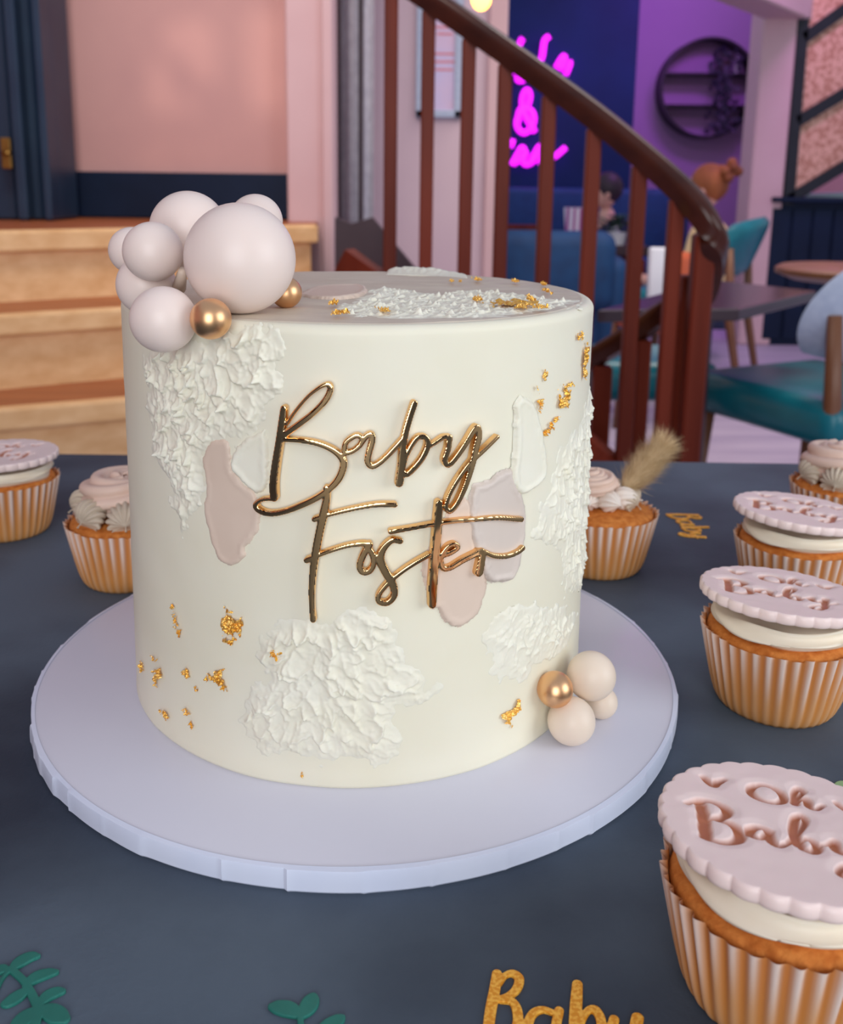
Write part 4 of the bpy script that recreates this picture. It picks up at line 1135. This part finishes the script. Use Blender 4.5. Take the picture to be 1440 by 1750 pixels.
# ================================================================== CUPCAKES
def case_mesh():
    npl, per, nz_ = 38, 8, 22; n = npl * per; V = []; C = []
    r0, r1, H_ = .0262, .0335, .0358
    a = np.linspace(0, 2 * PI, n, endpoint=False)
    ph = a * npl / (2 * PI)
    jit = hsh(np.floor(ph), 0 * ph, 3)
    tri = np.abs(((ph % 1) - .5)) * 2                  # 0 ridge .. 1 valley
    tri = sstep(.05, .95, tri)
    for k in range(nz_ + 1):
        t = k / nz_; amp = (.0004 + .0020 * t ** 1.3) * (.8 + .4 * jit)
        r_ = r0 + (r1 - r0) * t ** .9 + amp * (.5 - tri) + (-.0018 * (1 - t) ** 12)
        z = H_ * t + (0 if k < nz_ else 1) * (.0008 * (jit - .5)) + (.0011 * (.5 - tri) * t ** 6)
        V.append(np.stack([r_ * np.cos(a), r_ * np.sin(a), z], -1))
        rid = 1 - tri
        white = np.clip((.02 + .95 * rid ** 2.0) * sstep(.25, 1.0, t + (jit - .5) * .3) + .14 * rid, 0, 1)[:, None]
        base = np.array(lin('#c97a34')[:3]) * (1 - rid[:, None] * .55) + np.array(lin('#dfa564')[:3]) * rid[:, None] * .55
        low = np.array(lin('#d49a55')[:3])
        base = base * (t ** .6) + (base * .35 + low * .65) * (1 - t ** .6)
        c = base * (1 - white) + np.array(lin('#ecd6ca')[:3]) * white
        C.append(np.concatenate([c, np.ones((n, 1))], 1))
    Fc = []
    ai = np.arange(n); b = (ai + 1) % n
    for k in range(nz_): Fc.append(np.stack([k * n + ai, k * n + b, (k + 1) * n + b, (k + 1) * n + ai], -1))
    V = np.concatenate(V + [np.array([[0, 0, .0004]])]); C = np.concatenate(C + [np.array([list(lin('#d3a069')[:3]) + [1]])])
    Fc = np.concatenate(Fc).tolist() + [[int(b[i]), int(ai[i]), len(V) - 1] for i in range(n)]
    return V, Fc, C
def sponge_mesh():
    n = 160; V = []; rsn = np.linspace(0.0004, .0317, 40); a = np.linspace(0, 2 * PI, n, endpoint=False)
    for r_ in rsn:
        x, y = r_ * np.cos(a), r_ * np.sin(a); t = r_ / .0317
        z = .0334 + .0064 * np.sqrt(max(0, 1 - t ** 2.4)) + (fbm(x * 500, y * 500, 4, 3) - .45) * .0009 - (.0010 if t > .985 else 0)
        V.append(np.stack([x, y, z], -1))
    for zz_, rr_ in ((.030, .0306), (.018, .0282)):
        V.append(np.stack([rr_ * np.cos(a), rr_ * np.sin(a), np.full(n, zz_)], -1))
    Fc = []; ai = np.arange(n); b = (ai + 1) % n
    for k in range(len(V) - 1): Fc.append(np.stack([k * n + ai, k * n + b, (k + 1) * n + b, (k + 1) * n + ai][::-1], -1))
    return np.concatenate(V), np.concatenate(Fc)
def swirl_mesh():                                      # cream disc under the plaque with a knife-swirled rim
    n = 200; V = []; a = np.linspace(0, 2 * PI, n, endpoint=False)
    prof_ = [(.0005, .0450), (.020, .0450), (.0262, .0449), (.0276, .0443), (.0284, .0434), (.0289, .0424), (.0296, .0415), (.0302, .0407), (.0303, .0399), (.0298, .0391), (.0286, .0383), (.0268, .0374), (.02, .036)]
    for k, (r_, z) in enumerate(prof_):
        w = .0009 * np.sin(a * 2 + z * 900) + .0007 * np.sin(a + z * 1900) + .0004 * np.sin(a * 5 + 1.3 + z * 900)
        gz = .0010 * np.sin(a * 1.0 + k) + .0005 * np.sin(a * 4 + k)
        V.append(np.stack([(r_ + w * (r_ > .02)) * np.cos(a), (r_ + w * (r_ > .02)) * np.sin(a), z + gz * (3 <= k <= 11)], -1))
    Fc = []; ai = np.arange(n); b = (ai + 1) % n
    for k in range(len(V) - 1): Fc.append(np.stack([k * n + ai, k * n + b, (k + 1) * n + b, (k + 1) * n + ai][::-1], -1))
    return np.concatenate(V), np.concatenate(Fc)
w1 = .075
def el(cx_, cy_, rx, ry, w): return [(cx_ + rx * math.cos(t), cy_ + ry * math.sin(t), w * (.75 + .45 * abs(math.cos(t)))) for t in np.linspace(.6, 2 * PI + .6, 11)]
OB = [el(-.05, .47, .125, .125, w1 * .8),
      [(.14, .42, .07), (.18, .53, .06), (.235, .61, .05), (.20, .645, .05), (.165, .57, .06), (.145, .40, .075)], [(.15, .42, .05), (.20, .50, .055), (.245, .48, .07), (.245, .40, .07), (.29, .37, .05), (.35, .44, .04)],
      [(-.52, .55, .06), (-.47, .47, .085), (-.44, .45, .06), (-.42, .52, .075), (-.36, .57, .045)], [(.46, .52, .05), (.52, .45, .08), (.56, .43, .06), (.58, .50, .075), (.64, .55, .045)],
      [(-.56, .24, .09), (-.545, .05, .10), (-.54, -.20, .10)], [(-.66, .20, .05), (-.58, .28, .05), (-.46, .29, .06), (-.37, .21, .085), (-.40, .11, .07), (-.50, .05, .05)],
      [(-.48, .05, .05), (-.36, .03, .07), (-.30, -.06, .09), (-.32, -.17, .085), (-.42, -.24, .06), (-.53, -.23, .055)],
      [(-.08, .03, .06), (-.15, .06, .06), (-.22, .01, .08), (-.22, -.07, .07), (-.15, -.08, .05), (-.09, .02, .06), (-.09, -.08, .08), (-.04, -.14, .06), (.03, -.08, .045)],
      [(.03, -.08, .045), (.12, .10, .05), (.19, .27, .055), (.17, .34, .05), (.12, .28, .07), (.09, .08, .09), (.10, -.08, .09)], [(.11, -.02, .045), (.18, .02, .055), (.23, -.05, .075), (.19, -.13, .07), (.12, -.12, .06)],
      [(.23, -.03, .04), (.30, .0, .04), (.36, .06, .06), (.355, -.04, .085), (.42, -.07, .06), (.49, .02, .05)], [(.51, .09, .08), (.49, -.08, .08), (.47, -.24, .08), (.40, -.36, .07), (.33, -.34, .06), (.36, -.25, .05), (.46, -.16, .05), (.62, -.03, .04)]]
OB = [[(x, y - (.10 if k >= 5 else 0), w) for x, y, w in st_q] for k, st_q in enumerate(OB)]
def plaque_mesh():
    n, nr = 480, 110; R_ = .0338; th_ = .0046
    a = np.linspace(0, 2 * PI, n, endpoint=False)
    scal = 1 - .030 * (1 - np.abs(np.sin(a * 30 / 2)) ** .8)
    t = np.linspace(0.004, .975, nr)
    X = np.outer(t, np.cos(a)); Y = np.outer(t, np.sin(a))
    sd = strokes_sd((X + .06) / 1.08, (Y + .03) / 1.08, OB, 4)
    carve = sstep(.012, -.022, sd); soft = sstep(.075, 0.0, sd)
    z = th_ - .0017 * carve - .00035 * soft + (fbm(X * 5, Y * 5, 3, 2) - .4) * .0004
    blend = np.linspace(0, 1, nr)[:, None] ** 3
    rr_ = R_ * t[:, None] * (1 + (scal[None, :] - 1) * blend)
    V = [np.stack([rr_ * np.cos(a), rr_ * np.sin(a), z], -1).reshape(-1, 3)]
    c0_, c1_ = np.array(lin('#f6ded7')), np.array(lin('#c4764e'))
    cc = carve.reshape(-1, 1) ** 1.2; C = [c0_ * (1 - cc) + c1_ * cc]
    for (dr, dz) in ((.986, -.0002), (.995, -.0007), (1.0, -.0016), (.999, -.0030), (.99, -.0042), (.975, -.0046), (.80, -.0046)):
        V.append(np.stack([R_ * dr * scal * np.cos(a), R_ * dr * scal * np.sin(a), np.full(n, th_ + dz)], -1)); C.append(np.tile(c0_, (n, 1)))
    N_ = nr + 7; Fc = []; ai = np.arange(n); b = (ai + 1) % n
    for k in range(N_ - 1): Fc.append(np.stack([k * n + ai, k * n + b, (k + 1) * n + b, (k + 1) * n + ai][::-1], -1))
    return np.concatenate(V), np.concatenate(Fc), np.concatenate(C)
def star_rope(path, rads, lobes, depth, twist, parent, m, name, n=48):
    P = [Vector(p) for p in path]; V = []; prev = None
    for i, p in enumerate(P):
        t = (P[min(i + 1, len(P) - 1)] - P[max(0, i - 1)]).normalized()
        if prev is None: a_ = Vector((0, 0, 1)) - t * t.z; a_ = a_.normalized() if a_.length > .1 else t.orthogonal().normalized()
        else: a_ = (prev - t * prev.dot(t)).normalized()
        prev = a_; b_ = t.cross(a_)
        for j_ in range(n):
            q = 2 * PI * j_ / n; rr_ = rads[i] * (1 - depth + depth * abs(math.cos(lobes * q / 2 + twist * i)) ** .8)
            V.append(p + a_ * rr_ * math.cos(q) + b_ * rr_ * math.sin(q))
    Fc = []
    for i in range(len(P) - 1):
        for j_ in range(n): Fc.append((i * n + j_, i * n + (j_ + 1) % n, (i + 1) * n + (j_ + 1) % n, (i + 1) * n + j_))
    Fc.append(tuple(range(n - 1, -1, -1))); Fc.append(tuple((len(P) - 1) * n + j_ for j_ in range(n)))
    return mesh_obj(name, [tuple(v) for v in V], Fc, m, parent)

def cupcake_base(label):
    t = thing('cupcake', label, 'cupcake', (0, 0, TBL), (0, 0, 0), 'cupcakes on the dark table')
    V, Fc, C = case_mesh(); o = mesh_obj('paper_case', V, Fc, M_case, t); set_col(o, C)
    V, Fc = sponge_mesh(); mesh_obj('sponge', V, Fc, M_sponge, t)
    return t
def place_cup(t, px, py, rz):
    p = atz(px, py, TBL); t.location = (p.x, p.y, TBL); t.rotation_euler = (0, 0, rz); return t
cA = cupcake_base('nearest cupcake at the lower right corner with a pink Oh Baby plaque')
V, Fc = swirl_mesh(); mesh_obj('cream_swirl', V, Fc, M_swirl, cA)
V, Fc, C = plaque_mesh(); pq = mesh_obj('plaque', V, Fc, M_fond, cA); set_col(pq, C); pq.location = (0, 0, .0510)
cR = cupcake_base('cupcake with a blush piped rose left of the cake')
# piped rose: star rope coiled from the rim inwards
def rose(parent, m, R_=.0195, z0=.0495, turns=1.75, rope=.0122, h=.007):
    path = []; rads = []; n_ = 110
    for i in range(n_):
        t = i / (n_ - 1); a = t * turns * 2 * PI; r_ = R_ * (1 - t) ** .75
        path.append((r_ * math.cos(a), r_ * math.sin(a), z0 + h * t)); rads.append(rope * (1 - .40 * t) * min(1, .35 + t * 12) * (1 if t < .96 else .7))
    star_rope(path, rads, 6, .36, .085, parent, m, 'piped_rose', 72)
def shells(parent, m, angs, z0=.0410, r_=.0205, L=.0125, rope=.0088, lobes=16):
    for a in angs:
        path = []; rads = []
        for i in range(16):
            t = i / 15; path.append(((r_ - .006 + L * t) * math.cos(a), (r_ - .006 + L * t) * math.sin(a), z0 + .0035 * math.sin(t * PI) - .001 * t))
            rads.append(rope * (math.sin(min(1, t * 1.15 + .12) * PI) ** .55 + .03) if t < 1 else .0006)
        star_rope(path, rads, lobes, .22, .0, parent, m, 'piped_shell', 96)
rose(cR, M_rose)
shells(cR, M_shell, [k * 2 * PI / 7 + .3 for k in range(7)], r_=.0262, z0=.0400, rope=.0105)
cT = cupcake_base('cupcake with piped rose and dried bunny tail right behind the cake')
rose(cT, M_rose, R_=.0135, z0=.0515, turns=2.2, rope=.0068, h=.008); [setattr(c, 'location', Vector((-.006, -.006, 0))) for c in cT.children if c.name.startswith('piped_rose')]
def petals(parent, m, angs, z0, R_):
    for k, a in enumerate(angs):
        path = []; rads = []
        for i in range(14):
            t = i / 13; path.append(((R_ + .017 * t) * math.cos(a + .35 * t) , (R_ + .017 * t) * math.sin(a + .35 * t), z0 + .003 * math.sin(t * PI * .8)))
            rads.append(.0068 * (math.sin(min(1, t * 1.02 + .10) * PI) ** .7 + .02) if t < 1 else .0005)
        star_rope(path, rads, 9, .25, .05, parent, m, 'piped_petal', 54)
petals(cT, M_wpet, [k * 2 * PI / 8 for k in range(5, 9)] + [PI * .9, PI * 1.2], .0430, .008)
shells(cT, M_shell, [-.55, -.1, .4, .9, 1.5], r_=.0205, L=.0105, rope=.0068)

place_cup(cA, 1322, 1685, math.radians(-14))
pq_tilt = (math.radians(0), math.radians(0), 0)
def dup(src, label, px, py, rz):
    c = copy_tree(src); c['label'] = label; return place_cup(c, px, py, rz)
cB = dup(cA, 'plaque cupcake in the right-hand row, middle of the three', 1322, 1195, math.radians(-18))
cC = dup(cA, 'plaque cupcake in the right-hand row, furthest of the three', 1354, 1022, math.radians(-22))
cD = dup(cA, 'plaque cupcake cut by the left edge of the picture', 14, 905, math.radians(10))
place_cup(cR, 222, 985, 0.2)
cE = dup(cR, 'cupcake with a blush piped rose at the far right edge', 1434, 915, 1.1)
place_cup(cT, 1020, 965, 0.0)
for c, tl in ((cA, (-5, 2)), (cB, (-6, 2)), (cC, (-4, 3)), (cD, (-1, 0))):
    for ch in c.children:
        if ch.name.startswith('plaque'): ch.rotation_euler = (math.radians(tl[0]), math.radians(tl[1]), 0); ch.location = (-0.0008, -.001, .0484); ch.scale = (1.05, 1.05, 1)

# bunny tail stuck in the far cupcake
b0 = Vector((cT.location.x + .013, cT.location.y - .002, TBL + .048)); dirv = (atd(1150, 772, .55) - atd(1082, 848, .55)); dirv = Vector((dirv.x, .006, dirv.z)).normalized()
bt = thing('bunny_tail', 'fluffy dried bunny tail grass head stuck in the cupcake behind the cake', 'dried grass', b0)
L = .036
MB().tube([Vector((0, 0, 0)) - dirv * .008, dirv * .006], .0007, 8).build('stem', M_tail, bt, True)
core = MB(); q_ = Vector((0, 0, 1)).rotation_difference(dirv).to_matrix().to_4x4()
core.sphere(dirv * (L * .48), .0052, 24, (1, 1, 2.7), q_)
seedh = core.build('seed_head', M_tail, bt, True)
V = []; Fc = []; r6 = random.Random(4); sx_ = dirv.orthogonal().normalized(); sy_ = dirv.cross(sx_)
for k in range(6500):
    t = r6.random() ** .85; a = r6.random() * 2 * PI
    rr_ = .0047 * math.sin(PI * min(1, .08 + t * .9)) ** .6
    o_ = sx_ * math.cos(a) + sy_ * math.sin(a); p = dirv * (L * t * .92) + o_ * rr_
    Lh = (.005 + .008 * r6.random()) * (1 + .9 * max(0, t - .6))
    d = (dirv * (.9 + r6.random() * .7) + o_ * (.55 + .5 * r6.random()) + Vector((r6.gauss(0, .2), r6.gauss(0, .2), r6.gauss(0, .2)))).normalized()
    w_ = d.cross(o_).normalized() * .00013 if d.cross(o_).length > .01 else sx_ * .00013
    bnd = o_ * (.0009 * r6.random())
    i0 = len(V); V += [tuple(p - w_), tuple(p + w_), tuple(p + d * Lh * .55 + bnd + w_ * .7), tuple(p + d * Lh * .55 + bnd - w_ * .7), tuple(p + d * Lh + bnd * 2.5)]
    Fc += [(i0, i0 + 1, i0 + 2, i0 + 3), (i0 + 3, i0 + 2, i0 + 4)]
tagp(mesh_obj('hairs', V, Fc, M_tail, seedh, False), kind='stuff')

# ================================================================== TABLE CONFETTI
def confetti(name, label, cat, strokes, m, th_=.0009, group=None, step=.0003, k=5):
    A_ = np.array([p for s in strokes for p in s]); mg = A_[:, 2].max()
    xs = np.arange(A_[:, 0].min() - mg, A_[:, 0].max() + mg, step); ys = np.arange(A_[:, 1].min() - mg, A_[:, 1].max() + mg, step)
    X, Y = np.meshgrid(xs, ys)
    V, Fc = cutout(strokes_sd(X, Y, strokes, k), xs, ys, lambda x, y, h: np.stack([x, y, h], -1), th_, .0003, .0002, 0.0)
    c = V.mean(0); V = V - np.array([c[0], c[1], 0])
    o = mesh_obj(name, V, Fc, m, None, True, math.radians(35)); o.location = (c[0], c[1], TBL + .0001)
    return tagp(o, label, cat, group)
def tblpx(strokes, sc, ox, oy, wk=1.25):                        # crop tracing -> table plane
    out = []
    for s in strokes:
        q = []
        for (x, y, w) in s:
            p = atz(ox + x / sc, oy + y / sc, TBL); p2 = atz(ox + (x + 10) / sc, oy + y / sc, TBL)
            q.append((p.x, p.y, w / 10 * (p2 - p).length * wk))
        out.append(q)
    return out
BB = [[(248, 243, 50), (232, 350, 55), (212, 450, 56), (197, 560, 56), (190, 670, 56)], [(262, 300, 30), (300, 250, 30), (350, 240, 40), (385, 275, 48), (368, 335, 44), (320, 378, 38), (262, 398, 32)],
      [(270, 402, 34), (340, 412, 40), (372, 470, 50), (372, 560, 50), (320, 640, 44), (215, 675, 40)],
      [(590, 480, 30), (530, 462, 34), (470, 485, 42), (438, 560, 48), (455, 630, 44), (520, 640, 36), (590, 570, 30)], [(392, 540, 24), (440, 540, 26)], [(630, 470, 46), (612, 560, 48), (625, 640, 44), (700, 640, 26), (725, 600, 26)],
      [(742, 308, 52), (735, 420, 60), (727, 560, 60), (730, 660, 56)], [(760, 560, 30), (800, 475, 34), (850, 462, 44), (885, 520, 48), (885, 600, 46), (840, 665, 40), (760, 680, 34)], [(885, 610, 26), (930, 570, 28)],
      [(968, 525, 50), (950, 600, 50), (985, 650, 44), (1050, 610, 34)], [(1112, 515, 60), (1085, 620, 56), (1045, 740, 52), (980, 810, 40), (930, 770, 30), (1000, 700, 26), (1130, 620, 24)]]
confetti('word_confetti', 'gold glitter Baby cut-out at the bottom edge of the table', 'confetti', tblpx(BB, 3.6, 780, 1600), M_glit)
# the far, smaller one: same word turned away
p_a = atz(1168, 880, TBL); p_b = atz(1208, 914, TBL); e1 = (p_b - p_a); Lw = e1.length * 1.15; e1 = e1.normalized(); e2 = Vector((-e1.y, e1.x, 0))
far_s = []
for s in BB:
    far_s.append([((p_a + e1 * ((x - 200) / 930 * Lw) + e2 * ((430 - y) / 930 * Lw)).x, (p_a + e1 * ((x - 200) / 930 * Lw) + e2 * ((430 - y) / 930 * Lw)).y, w / 930 * Lw) for x, y, w in s])
confetti('word_confetti', 'small gold glitter Baby cut-out beside the far right cupcakes', 'confetti', far_s, M_glit, .0008)
LS1 = [[(-60, 470, 10), (0, 310, 12), (35, 262, 14), (48, 250, 12)], [(40, 262, 14), (75, 228, 44), (115, 206, 42), (150, 202, 18)], [(-30, 280, 20), (0, 256, 40), (30, 256, 20)], [(55, 262, 22), (95, 300, 22), (130, 360, 26), (150, 420, 30), (130, 520, 30)],
       [(100, 322, 20), (140, 288, 46), (185, 272, 40), (222, 266, 20)], [(115, 332, 22), (70, 362, 48), (35, 385, 40), (14, 392, 18)], [(150, 400, 24), (190, 360, 44), (222, 346, 40), (248, 342, 22)], [(150, 415, 22), (195, 420, 56), (225, 436, 64), (258, 452, 34)],
       [(150, 415, 22), (110, 440, 56), (80, 470, 60), (50, 520, 30)]]
confetti('leaf_confetti', 'dark green leafy sprig cut-out at the lower left corner', 'confetti', tblpx(LS1, 2.3226, 0, 1550), M_green)
LS2 = [[(1192, 440, 18), (1150, 415, 56), (1110, 405, 52), (1078, 402, 24)], [(1195, 445, 18), (1218, 410, 54), (1232, 385, 56), (1240, 366, 34)], [(1190, 440, 20), (1200, 500, 20), (1240, 600, 20)], [(1230, 560, 18), (1290, 490, 50), (1335, 460, 46), (1358, 446, 20)], [(1215, 540, 18), (1150, 520, 50), (1110, 540, 40)]]
confetti('leaf_confetti', 'dark green leaf cut-out at the bottom edge left of the gold word', 'confetti', tblpx(LS2, 2.3226, 0, 1550), M_green)
LS3 = [[(1424, 1348, 5), (1440, 1344, 17), (1456, 1350, 18), (1472, 1366, 6)], [(1430, 1348, 4), (1472, 1366, 4), (1520, 1388, 4), (1580, 1412, 5)], [(1490, 1374, 4), (1506, 1358, 15), (1524, 1352, 15), (1542, 1352, 4)], [(1500, 1378, 4), (1506, 1396, 15), (1522, 1410, 15), (1540, 1416, 4)], [(1530, 1392, 4), (1550, 1380, 15), (1572, 1378, 14), (1590, 1380, 4)]]
confetti('leaf_confetti', 'pale sage green leaf cut-out peeking in behind the nearest cupcake', 'confetti', tblpx(LS3, 1.0, 0, 0), M_sage)
